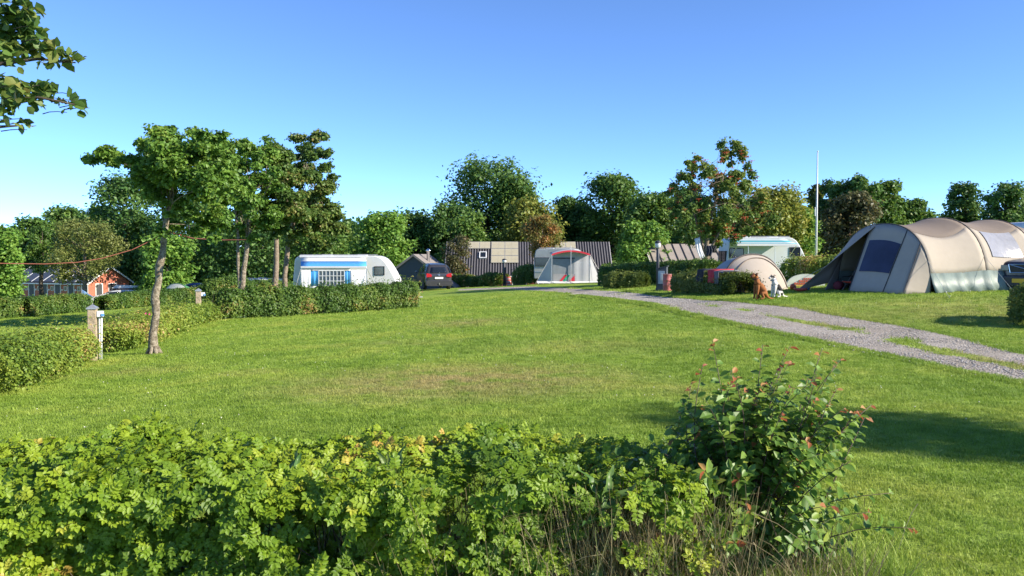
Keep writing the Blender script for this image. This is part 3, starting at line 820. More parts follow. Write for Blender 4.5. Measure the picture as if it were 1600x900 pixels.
# rowan laden with berries
def big_rowan():
    b = foot(1103, 42)
    base = b
    blobs = [(1128, 225, 6), (1150, 228, 9), (1160, 240, 9), (1140, 245, 12), (1155, 262, 12), (1125, 250, 13), (1084, 256, 11), (1096, 262, 12), (1072, 268, 11), (1060, 285, 11), (1052, 305, 11), (1075, 290, 14), (1100, 285, 14), (1110, 268, 9),
             (1135, 272, 16), (1152, 285, 14), (1175, 272, 7), (1165, 300, 14), (1130, 300, 18), (1095, 310, 17), (1065, 318, 15), (1058, 335, 11), (1085, 338, 18), (1115, 330, 20), (1148, 325, 18), (1178, 318, 14), (1196, 330, 12), (1208, 345, 8), (1170, 345, 14), (1140, 352, 16), (1105, 360, 16), (1080, 360, 12), (1165, 362, 8), (1120, 378, 8), (1150, 372, 7), (1078, 376, 7)]
    t, cen, rad = blob_tree('rowan_tree', 'tall rowan full of red berry clusters between the lamp post and the right caravan', b,
        [([(1103, 424), (1103, 405), (1104, 385), (1106, 365), (1112, 335), (1122, 300), (1134, 265)], [.16, .14, .12, .10, .07, .05, .025]), ([(1102, 412), (1099, 390), (1092, 360), (1084, 330), (1076, 295)], [.10, .08, .06, .045, .02]),
         ([(1104, 412), (1112, 385), (1128, 355), (1148, 330), (1168, 310)], [.09, .07, .055, .04, .02])], [(a, b_, r * 1.22) for a, b_, r in blobs], 42, 'rowan', 24000, .15, 1.9, 41, BARK_TAN, rise=(.5, 2.2))
    pr = random.Random(9)
    red = paint('rowan_berry', (.42, .065, .02), .4, .25, 8)
    mesh = None
    mb = MB()
    rr = random.Random(2)
    for i in range(16):
        bmv = Vector((rr.gauss(0, .055), rr.gauss(0, .055), rr.gauss(0, .04)))
        mb.lathe([(.001, -.022), (.02, -.01), (.022, .006), (.001, .022)], 5, bmv)
    for i in range(150):
        c = Vector(cen[pr.randrange(len(cen))]) + Vector((pr.uniform(-.35, .35), -pr.uniform(.05, .6), pr.uniform(-.3, .25)))
        if mesh is None:
            o = mb.build('berry_cluster', red, t, smooth=True); mesh = o.data
        else:
            o = bpy.data.objects.new('berry_cluster', mesh); COL.objects.link(o); o.parent = t
        o['kind'] = 'stuff'
        o.location = c; s = pr.uniform(.45, 1.0); o.scale = (s, s, s)
big_rowan()

# ------------------------------------------------------------------ hedges
def hedge(name, label, path, h, wd, fol, per_m, leaf, seed, hn=.10, cat='hedge', group=None, tmpl=LEAF2, base_sparse=.0, lumps=2.2, ragged=1.0, square=4.0):
    """clipped or wild hedge along a ground path: leaves near its skin, twigs inside"""
    rng = np.random.default_rng(seed); pr = random.Random(seed)
    P = np.array(path, float)
    seg = np.linalg.norm(np.diff(P[:, :2], axis=0), axis=1); cum = np.concatenate([[0], np.cumsum(seg)]); L = cum[-1]
    c = Vector((P[:, 0].mean(), P[:, 1].mean(), 0)); c.z = gz(c.x, c.y)
    t = thing(name, label, cat, c, 0, group)
    n = int(per_m * L)
    s = rng.uniform(0, L, n)
    X = np.interp(s, cum, P[:, 0]); Y = np.interp(s, cum, P[:, 1])
    hs = np.interp(s, cum, P[:, 2] if P.shape[1] > 2 else np.full(len(P), h))
    i = np.clip(np.searchsorted(cum, s) - 1, 0, len(seg) - 1)
    dx = (P[i + 1, 0] - P[i, 0]) / seg[i]; dy = (P[i + 1, 1] - P[i, 1]) / seg[i]
    a = rng.uniform(-.27 * math.pi, 1.27 * math.pi, n)                       # round the section, over the top
    ca, sa = np.cos(a), np.sin(a)
    q = (np.abs(ca) ** square + np.abs(sa) ** square) ** (-1 / square)                      # squarish section
    depth = 1 - .45 * rng.random(n) ** 2.2 + np.where(rng.random(n) < .10, .26 * rng.random(n) ** 1.5, 0) * ragged
    bump = np.array([1 + hn * fbm2(x, y, lumps, seed) + .14 * nz(x * 6, y * 6, z * 5) for x, y, z in zip(X, Y, sa)])
    end = np.minimum(1, np.minimum(s, L - s) / .35) ** .5 * .55 + .45
    u = ca * q * depth * bump * wd / 2 * end
    z = np.maximum(.02, (.5 + sa * q * depth * .5 * bump) * hs * np.where(end < 1, .75 + .25 * end, 1))
    low = z < .25 * hs
    k = ~(low & (rng.random(n) < base_sparse))
    pos = np.stack([X - dy * u, Y + dx * u, z], -1)
    pos[:, 2] += gzs(pos[:, 0], pos[:, 1]) - c.z; pos[:, 0] -= c.x; pos[:, 1] -= c.y
    nrm = np.stack([-dy * ca, dx * ca, np.maximum(sa, 0) + .45], -1) * .8 + rng.normal(size=(n, 3)) * .45
    patch = np.array([.5 + .9 * nz(x * 1.1, y * 1.1, zz * 1.5 + seed) for x, y, zz in zip(X, Y, z)])
    tone = np.clip(.75 * patch + .55 * rng.random(n) - .15, 0, 1)
    pos, nrm, tone = pos[k], nrm[k], tone[k]
    scatter('foliage', tmpl, bases(nrm, rng), leaf * rng.uniform(.65, 1.35, len(pos)), pos, tone, FOL[fol], t)
    mb = MB()
    for j in range(int(L * 9)):
        ss = pr.uniform(.1, L - .1); x = np.interp(ss, cum, P[:, 0]) + pr.uniform(-.3, .3) * wd; y = np.interp(ss, cum, P[:, 1]) + pr.uniform(-.3, .3) * wd
        z0 = gz(x, y) - c.z; hh = np.interp(ss, cum, P[:, 2] if P.shape[1] > 2 else np.full(len(P), h))
        limb(mb, (x - c.x, y - c.y, z0 - .03), (x - c.x + pr.uniform(-.25, .25), y - c.y + pr.uniform(-.2, .2), z0 + hh * pr.uniform(.6, .95)), .010, .004, pr, .15, 4, 4)
    o = mb.build('stems', TWIG, t); o['kind'] = 'stuff'
    return t
def gp(px, Y, h=None):
    x = (px - 800) / F * Y
    return (x, Y) if h is None else (x, Y, h)
hedge('rose_hedge', 'wild rose hedge at the left edge, running up to the nearer power post', [(-11.2, 8.4, .66), gp(-75, 11.0, .68), gp(10, 12.9, .70), gp(98, 15.8, .66)], .7, 1.35, 'rosel', 6500, .050, 301, .50, base_sparse=.1, ragged=2.6, lumps=1.3, square=2.2)
hedge('rose_hedge', 'wild rose hedge between the two power posts behind the crooked alder', [gp(150, 17.3, .52), gp(205, 19.9, .60), gp(252, 22.8, .66), gp(294, 25.9, .66), gp(312, 27.4, .5)], .7, 1.4, 'rosel', 5200, .055, 302, .50, base_sparse=.1, ragged=2.6, lumps=1.3, square=2.2)
hedge('clipped_hedge', 'clipped green hedge in front of the blue-striped caravan', [gp(336, 28.0, 1.0), gp(420, 29.2, 1.02), gp(520, 31.2, 1.0), gp(600, 33.0, 1.0), gp(646, 34.0, 1.02)], 1.0, 1.1, 'hedge', 6200, .075, 303, .30, ragged=2.0, lumps=1.3, square=2.8)
hedge('field_hedge', 'dark hedge along the lower field in front of the red brick cabins', [gp(-60, 37.5, .92), gp(30, 39.0, .92), gp(90, 41.5, .95), gp(132, 43.5, .92)], .95, 1.2, 'hedge', 3200, .09, 304, .24)
hedge('field_hedge', 'dark hedge behind the nearer power post, in front of the white car', [gp(158, 45.5, .78), gp(190, 48, .85), gp(235, 52, .98), gp(285, 55, .95), gp(330, 58, 1.0)], .9, 1.2, 'hedge', 3000, .095, 305, .24)
hedge('field_hedge', 'tall shaggy hedge in front of the blue car behind the alder stems', [gp(312, 46, 1.2), gp(350, 47, 1.6), gp(395, 48, 1.3), gp(455, 50, 1.05)], 1.4, 1.5, 'hedge', 2800, .11, 306, .25)
hedge('low_hedge', 'low clipped hedge block at the bend of the gravel track', [gp(944, 38.3, .74), gp(980, 38, .72), gp(1010, 37.4, .62)], .75, 1.1, 'conifer', 7500, .06, 307, .22, ragged=1.6, square=2.8)
hedge('low_hedge', 'low clipped hedge with clothes drying on it beside the dogs', [gp(1062, 30.2, .74), gp(1105, 28.2, .70), gp(1148, 25.8, .64), gp(1161, 24.9, .56)], .7, 1.1, 'conifer', 7500, .055, 308, .26, ragged=1.8, square=2.8)
hedge('back_hedge', 'leafy hedge behind the lamp post and the barrel bin', [gp(938, 44, .95), gp(1000, 43, 1.1), gp(1060, 41, 1.15), gp(1118, 38, 1.15)], 1.1, 1.3, 'hedge', 3400, .09, 309, .18)
hedge('rose_bush', 'yellowing rose bushes between the dome tent and the tunnel tent', [gp(1228, 32, .85), gp(1252, 31.5, 1.10), gp(1285, 31, .95), gp(1322, 30.5, 1.15), gp(1345, 30.3, 1.0)], 1.0, 1.5, 'rosel', 5600, .075, 310, .34, ragged=2)
hedge('shrub_row', 'row of green shrubs in front of the solar-roofed building', [gp(700, 64, .95), gp(722, 64, 1.15), gp(745, 63, .75), gp(770, 61, .95), gp(790, 60, .9)], 1.0, 1.4, 'hedge', 2200, .13, 311, .35)
hedge('shrub_row', 'bushy shrubs left of the grey awning tent', [gp(806, 58.5, 1.0), gp(822, 58, 1.4), gp(846, 57, 1.2)], 1.3, 1.6, 'mid', 2200, .12, 312, .25)
hedge('round_bush', 'dark dense bush at the right edge in front of the dark car', [gp(1582, 16.9, .74), gp(1610, 16.7, .88), gp(1660, 16.4, .95), gp(1740, 16.0, .9)], .85, 1.5, 'conifer', 9000, .05, 313, .22)
hedge('shrub_row', 'low shrubs behind the right end of the grey awning tent', [gp(938, 50, 1.1), gp(965, 50, 1.2), gp(1000, 50, 1.2), gp(1040, 50, 1.1)], 1.1, 1.4, 'hedge', 1600, .11, 314, .25)

def blossoms():
    pink = paint('rose_pink', (.50, .06, .17), .6, .2, 20)
    me = None
    hs = {o['label']: o for o in COL.objects if o.get('label')}
    for lab, pts in (('clipped green hedge in front of the blue-striped caravan', [(660, 456, 33.4)]), ('wild rose hedge between the two power posts behind the crooked alder', [(228, 490, 19.6), (234, 491, 19.8)])):
        h = hs[lab]
        for px, py, Y in pts:
            if me is None:
                mb = MB()
                for k in range(5):
                    a = k * 1.2566
                    d = Vector((math.cos(a), math.sin(a), 0)); s = Vector((-d.y, d.x, 0))
                    mb.add([(0, 0, 0), d * .03 + s * .022 + Vector((0, 0, .014)), d * .05 + Vector((0, 0, .016)), d * .03 - s * .022 + Vector((0, 0, .014))], [(0, 1, 2, 3)])
                me = mb.mesh('blossom', pink)
            o = bpy.data.objects.new('blossom', me); COL.objects.link(o); o.parent = h
            o.location = at(px, py, Y) - h.location; o.rotation_euler = (R(65), 0, R(px % 50 - 25)); o.scale = (.55, .55, .55)
blossoms()

# ================================================================== foreground hedge, shrub and weeds
def compound_leaf(seed, n=7):
    """a rose leaf: leaflets in pairs along a stalk, lying in the xy plane with its tip towards +y, about 1 long"""
    rng = random.Random(seed)
    V, Fc = [], []
    lv, lf = LEAF6
    pairs = (n - 1) // 2
    spots = [(0, .62, 0)]
    for i in range(pairs):
        y = .62 - i * .225
        spots += [(1, y, 62 + 6 * i), (-1, y, 62 + 6 * i)]
    for s, y, ang in spots:
        a = R(ang) * -s + rng.uniform(-.12, .12)
        L = rng.uniform(.33, .40) * (1.08 if s == 0 else 1)
        tilt = rng.uniform(-.1, .35)
        ca, sa = math.cos(a), math.sin(a)
        o = len(V)
        for x, yy, z in lv:
            x2, y2, z2 = x * L * 1.16, yy * L, z * L * 2.3 + yy * L * tilt * .6
            V.append((x2 * ca - y2 * sa, x2 * sa + y2 * ca + y, z2 - .14 * (y ** 2)))
        Fc += [tuple(i + o for i in f) for f in lf]
    o = len(V)
    V += [(-.012, 0, 0), (.012, 0, 0), (.008, .62, -.05), (-.008, .62, -.05)]
    Fc += [(o, o + 1, o + 2), (o, o + 2, o + 3)]
    return np.array(V, float), np.array(Fc)
CLEAF = [compound_leaf(i) for i in range(4)]
def leaf_parts(parent, tmpls, Rm, Sc, T, rnd, mat, name='leaf'):
    """single leaves as objects that share a few meshes"""
    meshes = {}
    for i in range(len(T)):
        key = (i % len(tmpls), min(4, int(rnd[i] * 5)))
        if key not in meshes:
            tv, tf = tmpls[key[0]]
            me = bpy.data.meshes.new(name)
            me.from_pydata([tuple(v) for v in tv], [], [tuple(f) for f in tf])
            a = me.attributes.new('rnd', 'FLOAT', 'POINT'); a.data.foreach_set('value', np.full(len(tv), (key[1] + .5) / 5, np.float32))
            me.materials.append(mat); meshes[key] = me
        o = bpy.data.objects.new(name, meshes[key]); COL.objects.link(o); o.parent = parent
        M = Matrix.Translation(Vector(T[i])) @ Matrix([list(r) for r in Rm[i]]).to_4x4() @ Matrix.Scale(float(Sc[i]), 4)
        o.matrix_local = M
def front_hedge():
    rng = np.random.default_rng(51); pr = random.Random(51)
    t = thing('rose_hedge', 'wild rose hedge across the bottom of the photo with bright green leaflets', 'hedge', (-1.6, 4.0, 0))
    org = np.array([-1.6, 4.0, 0])
    def top(x, y):
        h = .66 + .05 * nz(x * 1.7, y * 1.7, 1) + .05 * nz(x * 4, y * 4, 2)
        h += .09 * math.exp(-((x + 1.98) / .16) ** 2) + .085 * math.exp(-((x + .12) / .22) ** 2) - .05 * math.exp(-((x + 2.75) / .35) ** 2) + .04 * math.exp(-((x + .75) / .2) ** 2)
        return h
    T, N, D, S_, C = [], [], [], [], []
    nsh = 5200
    for i in range(nsh):
        x = pr.uniform(-5.2, .92)
        kind = pr.random()
        face = kind < .47
        dens = 1.0 if x < -.45 else ((.60 if face else .95) if x < .15 else (.20 if face else .75))
        if pr.random() > dens: continue
        yb = 3.52 + .10 * nz(x * 1.3, 7) + .05 * nz(x * 5, 2)
        if kind < .47:                        # the face towards us
            z = pr.uniform(.04, .66) ** 1.0; y = yb + pr.uniform(-.05, .14) + .10 * (nz(x * 3, z * 4, 3) > .15)
            if nz(x * 2.6, z * 3.2, 11) > .33: continue              # hollows between the canes
            nr = Vector((pr.gauss(.1, .4), -1, pr.uniform(.2, .9)))
        elif kind < .86:                      # the top
            y = yb + pr.random() ** .8 * .98; z = top(x, y) - pr.uniform(0, .10)
            nr = Vector((pr.gauss(.1, .45), -.45 + pr.gauss(0, .3), 1))
        else:
            y = yb + pr.uniform(.2, .9); z = pr.uniform(.1, .6); nr = Vector((pr.gauss(0, .6), pr.gauss(-.3, .6), .7))
        nr.normalize()
        tone = .55 + .6 * nz(x * .9, y * 1.3, z * 2 + 4) + pr.uniform(-.25, .3)
        k = pr.randint(4, 7)
        a0 = pr.uniform(0, 6.283)
        e1 = nr.orthogonal().normalized(); e2 = nr.cross(e1)
        for j in range(k):
            a = a0 + j * 2.4 + pr.uniform(-.3, .3)
            d = (e1 * math.cos(a) + e2 * math.sin(a))
            tip = (d * pr.uniform(.8, 1) + nr * pr.uniform(-.1, .55)).normalized()
            nn = (nr * .9 + Vector((0, 0, .5)) - d * .3 + Vector((pr.gauss(0, .2), pr.gauss(0, .2), pr.gauss(0, .2))))
            T.append((x + d.x * .01, y + d.y * .01, z - j * .008)); N.append(tuple(nn)); D.append(tuple(tip))
            S_.append(pr.uniform(.048, .086)); C.append(min(1, max(0, tone * .8 + pr.uniform(-.1, .22))))
    T, N, D, S_, C = map(np.array, (T, N, D, S_, C))
    yd = unit(D); zn = unit(N - (N * yd).sum(1, keepdims=True) * yd); xn = np.cross(yd, zn)
    Rm = np.stack([xn, yd, zn], -1)
    # the 300 leaves that show largest: near, facing, inside the view
    vis = np.where((np.abs(T[:, 0] / T[:, 1]) < .62) & ((1.65 - T[:, 2]) / T[:, 1] < .40), (3.9 - T[:, 1]) + .35 * T[:, 2] + rng.random(len(T)) * .2, -9)
    order = np.argsort(-vis)
    big = order[:300]; rest = order[300:]
    leaf_parts(t, CLEAF, Rm[big], S_[big], T[big] - org, C[big], FOL['rose'])
    for q in range(2):
        sel = rest[q::2]
        o = scatter('foliage', CLEAF[q], Rm[sel], S_[sel], T[sel] - org, C[sel], FOL['rose'], t)
        o['kind'] = 'stuff'
    mb = MB()
    for i in range(330):
        x = pr.uniform(-5.2, 1.3); y = 3.72 + pr.random() * .7
        limb(mb, Vector((x, y, -.02)) - Vector(org), Vector((x + pr.uniform(-.18, .18), y + pr.uniform(-.22, .15), pr.uniform(.25, .52))) - Vector(org), .005, .0025, pr, .12, 5, 5)
    o = mb.build('canes', paint('rose_cane', (.06, .042, .025), .8, .3, 14), t); o['kind'] = 'stuff'
front_hedge()

def straw():
    """dry grass stalks standing and hanging through the bare right end of the hedge"""
    pr = random.Random(61)
    m1 = foliage('dry_straw', [(0, (.10, .085, .04)), (.4, (.20, .165, .085)), (.8, (.32, .27, .16)), (1, (.10, .16, .04))], trans=.2, rough=.7)
    V = []; Fc = []; rn = []
    def stalk(p, q, wd, sag):
        p, q = Vector(p), Vector(q)
        side = Vector((pr.uniform(-1, 1), pr.uniform(-1, 1), .1)).normalized() * wd
        o = len(V); c = pr.random()
        for i in range(4):
            f = i / 3
            m = p.lerp(q, f) + Vector((0, 0, sag * math.sin(math.pi * f)))
            k = 1 - .6 * f
            V.extend([m - side * k, m + side * k]); rn.extend([c, c])
        for i in range(3): Fc.append((o + i * 2, o + i * 2 + 1, o + i * 2 + 3, o + i * 2 + 2))
    for i in range(3900):
        g = pr.random()
        x = pr.gauss(.62, .28) if g < .6 else (pr.gauss(.0, .5) if g < .82 else pr.gauss(1.35, .18))
        if x > 1.75 or x < -1.6: continue
        y = 3.52 + pr.random() * .75
        h = pr.uniform(.25, .66) if x < 1.1 else pr.uniform(.15, .42)
        stalk((x, y, 0), (x + pr.gauss(-.02, .13), y + pr.gauss(-.05, .12), h), pr.uniform(.0012, .0026), pr.uniform(-.01, .05))
    for i in range(380):
        x = pr.gauss(.45, .45); y = 3.48 + pr.random() * .3; z = pr.uniform(.1, .6)
        stalk((x, y, z), (x + pr.gauss(0, .18), y + pr.gauss(-.03, .06), max(.02, z - pr.uniform(.05, .3))), pr.uniform(.0012, .0022), .03)
    me = bpy.data.meshes.new('dry_grass'); me.from_pydata([tuple(v) for v in V], [], Fc)
    a = me.attributes.new('rnd', 'FLOAT', 'POINT'); a.data.foreach_set('value', np.array(rn, np.float32)); me.materials.append(m1)
    o = bpy.data.objects.new('dry_grass', me); COL.objects.link(o)
    tag(o, 'dry straw-coloured grass stalks in the bare right end of the front hedge', 'grass', kind='stuff')
    # green grass at the hedge foot on the right
    rng = np.random.default_rng(62); n = 3400
    x = np.concatenate([rng.normal(1.3, .30, n // 2), rng.uniform(-.6, 1.9, n // 2)]); y = np.concatenate([3.95 + .35 * rng.normal(size=n // 2), 3.55 + .5 * rng.random(n // 2)])
    protos = [tuft('long_grass_a', 9, .05, .17, .005, 11, BLADE), tuft('long_grass_b', 8, .05, .24, .0055, 12, BLADE)]
    instancer('long_grass', np.column_stack([x, y, gzs(x, y)]), rng.uniform(0, 6.28, n), rng.uniform(.5, 1.05, n), rng.random(n), rng.integers(0, 2, n), protos, 'long green grass growing at the foot of the hedge and plum shrub', 'grass')
straw()

def plum_shrub():
    pr = random.Random(71); rng = np.random.default_rng(71)
    base = Vector((1.14, 3.95, gz(1.14, 3.95)))
    t = thing('plum_shrub', 'taller wild plum shrub with reddish shoot tips at the right end of the front hedge', 'shrub', base)
    stemm = paint('plum_stem', (.075, .045, .035), .6, .3, 12)
    T, N, D, S_, C, Tip = [], [], [], [], [], []
    def shoot(p0, p1, r, nl, bow, red):
        p0, p1 = Vector(p0), Vector(p1)
        off = Vector((pr.uniform(-.55, .25), pr.uniform(-.3, .3), bow)) * (p1 - p0).length * .25
        pts = [p0.lerp(p1, f) + off * math.sin(math.pi * f) for f in [i / 7 for i in range(8)]]
        mb = MB(); mb.tube(pts, [r * (1 - .75 * i / 7) for i in range(8)], 6)
        mb.build('shoot', stemm, t, smooth=True)
        ax = (p1 - p0).normalized()
        for i in range(nl):
            f = .18 + .82 * (i + .5) / nl
            j = min(6, int(f * 7)); p = pts[j].lerp(pts[j + 1], f * 7 - j)
            a = i * 2.4 + pr.uniform(-.4, .4)
            e1 = ax.orthogonal().normalized(); e2 = ax.cross(e1)
            out = e1 * math.cos(a) + e2 * math.sin(a)
            d = (out + ax * pr.uniform(.2, .7) + Vector((0, 0, -.15))).normalized()
            T.append(p + out * .004); D.append(d); N.append(Vector((0, -.35, .75)) + ax * .4 + Vector((pr.gauss(.15, .5), pr.gauss(0, .5), pr.gauss(0, .25))))
            tipd = f > .93 and red
            S_.append(pr.uniform(.042, .066) * (.85 if f > .85 else 1.08)); C.append(pr.random()); Tip.append(tipd)
    def loc(px, py, Y): return at(px, py, Y) - base
    # tall shoots read off one by one (tip column, row, distance)
    for px, py, Y, bx in [(1113, 532, 4.1, .0), (1192, 538, 4.05, .0), (1225, 565, 4.0, .03), (1284, 546, 4.0, .05), (1315, 560, 3.95, .08), (1308, 606, 3.9, .1), (1362, 632, 3.85, .12), (1352, 650, 4.1, .12), (1080, 598, 4.2, -.06), (1066, 636, 4.2, -.08), (1150, 588, 4.2, 0), (1262, 590, 4.2, .04), (1098, 570, 4.15, -.04), (1340, 640, 3.9, .1), (1235, 540, 4.15, .04)]:
        shoot((bx, pr.uniform(-.08, .08), .02), loc(px, py, Y), .0055, 40, .25, True)
    for px, py, Y in [(1430, 826, 3.75), (1395, 770, 3.8), (1330, 720, 3.7), (1300, 790, 3.6), (1240, 850, 3.55), (1150, 850, 3.5), (1320, 690, 4.1), (1280, 830, 3.6), (1360, 800, 3.7)]:
        shoot((.06, 0, .10), loc(px, py, Y), .0045, 24, .5, pr.random() < .6)
    for i in range(34):
        px = pr.uniform(1080, 1345); py = 655 - pr.random() * (95 if 1110 < px < 1310 else 45)
        tip = loc(px, py, pr.uniform(3.75, 4.15))
        shoot(Vector((tip.x * .35, tip.y * .4, tip.z * .45)), tip, .004, 22, .35, pr.random() < .6)
    for i in range(230):
        a = pr.uniform(0, 6.283); h = pr.uniform(.06, .80); rr = pr.uniform(.12, .52) * (1.15 - .40 * h)
        q = Vector((math.cos(a) * rr * 1.15 + .04 - (.16 if h < .6 else .04), math.sin(a) * rr * .8, h + pr.uniform(.0, .14)))
        shoot(q * .35 + Vector((0, 0, h * .35)), q, .0032, 18, .4, pr.random() < .22)
    T, N, D = (np.array([tuple(v) for v in q]) for q in (T, N, D)); S_ = np.array(S_); C = np.array(C); Tip = np.array(Tip)
    yd = unit(D); zn = unit(N - (N * yd).sum(1, keepdims=True) * yd); Rm = np.stack([np.cross(yd, zn), yd, zn], -1)
    wide = (LEAF6[0] * np.array([1.02, 1, 1.6]), LEAF6[1])
    wide2 = (LEAF6[0] * np.array([.9, 1, 2.4]), LEAF6[1])
    score = -T[:, 1] + .5 * T[:, 2] + .5 * np.abs(T[:, 0]) + rng.random(len(T)) * .3
    green = np.where(~Tip)[0]; red = np.where(Tip)[0]
    order = green[np.argsort(-score[green])]
    big, rest = order[:230], order[230:]
    leaf_parts(t, [wide, wide2], Rm[big], S_[big], T[big], C[big], FOL['plum'])
    leaf_parts(t, [wide2, wide], Rm[red][:70], S_[red][:70] * .9, T[red][:70], C[red][:70], FOL['redtip'], 'young_leaf')
    o = scatter('foliage', wide, Rm[rest], S_[rest], T[rest], C[rest], FOL['plum'], t); o['kind'] = 'stuff'
    if len(red) > 70:
        o = scatter('young_foliage', wide2, Rm[red][70:], S_[red][70:], T[red][70:], C[red][70:], FOL['redtip'], t); o['kind'] = 'stuff'
    print('plum leaves', len(T), 'red', len(red))
plum_shrub()

def dock_leaf(L, wd, seed):
    mb = MB(); n = 9; rows = []
    rng = random.Random(seed)
    for i in range(n):
        f = i / (n - 1)
        w_ = wd * (math.sin(math.pi * min(1, f * .93 + .05)) ** .8) + .002
        z = -.22 * L * f * f + .012 * math.sin(f * 14 + seed)
        y = L * f
        rows.append([Vector((-w_, y, z + w_ * .35)), Vector((-w_ * .5, y, z + w_ * .1)), Vector((0, y, z - .002)), Vector((w_ * .5, y, z + w_ * .1)), Vector((w_, y, z + w_ * .35 + rng.uniform(-.004, .004)))])
    mb.grid(rows)
    return mb
DOCK = foliage('leaf_dock', [(0, (.05, .12, .03)), (.6, (.08, .17, .04)), (1, (.14, .2, .05))], trans=.3, rough=.4)
def dock(label, x, y, z0, leaves, seed):
    pr = random.Random(seed)
    b = Vector((x, y, gz(x, y)))
    t = thing('dock_plant', label, 'weed', b)
    mb = MB(); mb.tube([(0, 0, 0), (.01, 0, z0 * .5), (0, -.02, z0)], [.006, .005, .003], 6); mb.build('stem', paint('dock_stem', (.12, .14, .05), .6), t, smooth=True)
    for i, (yaw, pitch, L, zf) in enumerate(leaves):
        o = dock_leaf(L, L * .085, seed + i).build('leaf', DOCK, t, smooth=True)
        a = o.data.attributes.new('rnd', 'FLOAT', 'POINT'); a.data.foreach_set('value', np.full(len(o.data.vertices), pr.random(), np.float32))
        o.location = (0, -.01, z0 * zf); o.rotation_euler = (R(pitch), R(pr.uniform(-30, 30)), R(yaw))
dock('tall dock weed with long pointed leaves in the right half of the front hedge', .40, 3.62, .52, [(55, 60, .22, 1), (-60, 55, .20, .95), (10, 75, .2, 1), (150, 20, .2, .9), (-140, -15, .22, .7), (170, -20, .24, .55), (-100, 30, .18, .8)], 5)
dock('dock weed with upright leaf tips above the middle of the front hedge', -.52, 3.75, .60, [(30, 70, .17, 1), (-35, 72, .18, 1), (0, 80, .14, 1), (100, 50, .16, .9), (-150, 30, .2, .8)], 15)
dock('pale dock weed above the hedge left of the middle weed', -1.02, 3.72, .60, [(20, 75, .15, 1), (-30, 65, .17, 1), (70, 45, .16, .9), (-170, 10, .18, .7)], 25)
dock('small dock weed low in the straw at the hedge foot', .12, 3.45, .2, [(150, 35, .2, 1), (-160, 25, .2, 1), (175, 5, .22, .8), (-90, 30, .16, 1)], 35)

# ================================================================== built things
WHITE = paint('caravan_white', (.58, .59, .60), .35, .06, 1.5, spec=.5)
CREAM = paint('caravan_cream', (.52, .55, .56), .4, .06, 1.5)
GREYC = paint('caravan_grey', (.40, .41, .40), .4, .08, 1.5)
ALU = paint('aluminium', (.55, .56, .57), .35, .08, 6, metal=.7)
STEEL = paint('galvanised', (.42, .43, .44), .45, .12, 9, metal=.6)
RUBBER = paint('rubber', (.02, .02, .021), .8, .2, 9)
PLASTIC_B = paint('black_plastic', (.022, .022, .024), .55, .2, 6)
CHROME = paint('chrome', (.75, .76, .78), .12, .03, 4, metal=1)
GLASS = glass_dark()
GLASS_L = glass_dark('grey_glass', (.10, .12, .125), .1)
REDLENS = paint('red_lens', (.42, .012, .02), .15, .15, 10, spec=.7)
PLATE_W = paint('plate_white', (.72, .73, .74), .4, .05)
ROPE = paint('guy_rope', (.55, .52, .46), .8)
PEG = paint('tent_pole', (.35, .35, .36), .4, metal=.6)

def wheel(parent, x, y, r=.32, wd=.2, rim=.21):
    M = Matrix.Rotation(math.pi / 2, 4, 'X')
    t = MB().lathe([(rim * .95, -wd / 2), (r * .93, -wd / 2), (r, -wd * .3), (r, wd * .3), (r * .93, wd / 2), (rim * .95, wd / 2)], 24, (0, 0, 0), M).build('wheel', RUBBER, parent, smooth=True, loc=(x, y, r))
    rm = MB().lathe([(.03, -wd * .42), (rim, -wd * .45), (rim, wd * .45), (.03, wd * .42)], 20, (0, 0, 0), M)
    for k in range(7):
        a = k * 2 * math.pi / 7
        rm.box(-.02, .02, -wd * .5, wd * .5, .04, rim, Matrix.Rotation(a, 4, 'Y'))
    rm.build('rim', ALU, t)
    return t
def rounded(poly, r, n=5):
    """round the corners of an (x, z) polygon"""
    out = []
    m = len(poly)
    for i in range(m):
        p, a, b = Vector(poly[i]), Vector(poly[i - 1]), Vector(poly[(i + 1) % m])
        rr = r[i] if isinstance(r, (list, tuple)) else r
        u, v = (a - p), (b - p)
        rr = min(rr, u.length * .48, v.length * .48)
        if rr < 1e-4: out.append(tuple(p)); continue
        p0, p1 = p + u.normalized() * rr, p + v.normalized() * rr
        for k in range(n + 1):
            f = k / n
            out.append(tuple((1 - f) ** 2 * p0 + 2 * f * (1 - f) * p + f * f * p1))
    return out
def window(parent, x0, x1, z0, z1, y, s=-1, glass=None, frame=None, fw=.04, name='window', bars=0):
    """opening light with its own frame, standing on a wall whose outside is at y facing s"""
    fr = MB()
    d0, d1 = sorted((y + s * .004, y + s * .04))
    fr.box(x0 - fw, x0, d0, d1, z0 - fw, z1 + fw); fr.box(x1, x1 + fw, d0, d1, z0 - fw, z1 + fw)
    fr.box(x0, x1, d0, d1, z0 - fw, z0); fr.box(x0, x1, d0, d1, z1, z1 + fw)
    for k in range(bars):
        xx = x0 + (x1 - x0) * (k + 1) / (bars + 1); fr.box(xx - .02, xx + .02, d0, d1, z0, z1)
    o = fr.build(name, frame or WHITE, parent)
    e0, e1 = sorted((y + s * .006, y + s * .022))
    MB().box(x0, x1, e0, e1, z0, z1).build('pane', glass or GLASS, o)
    return o
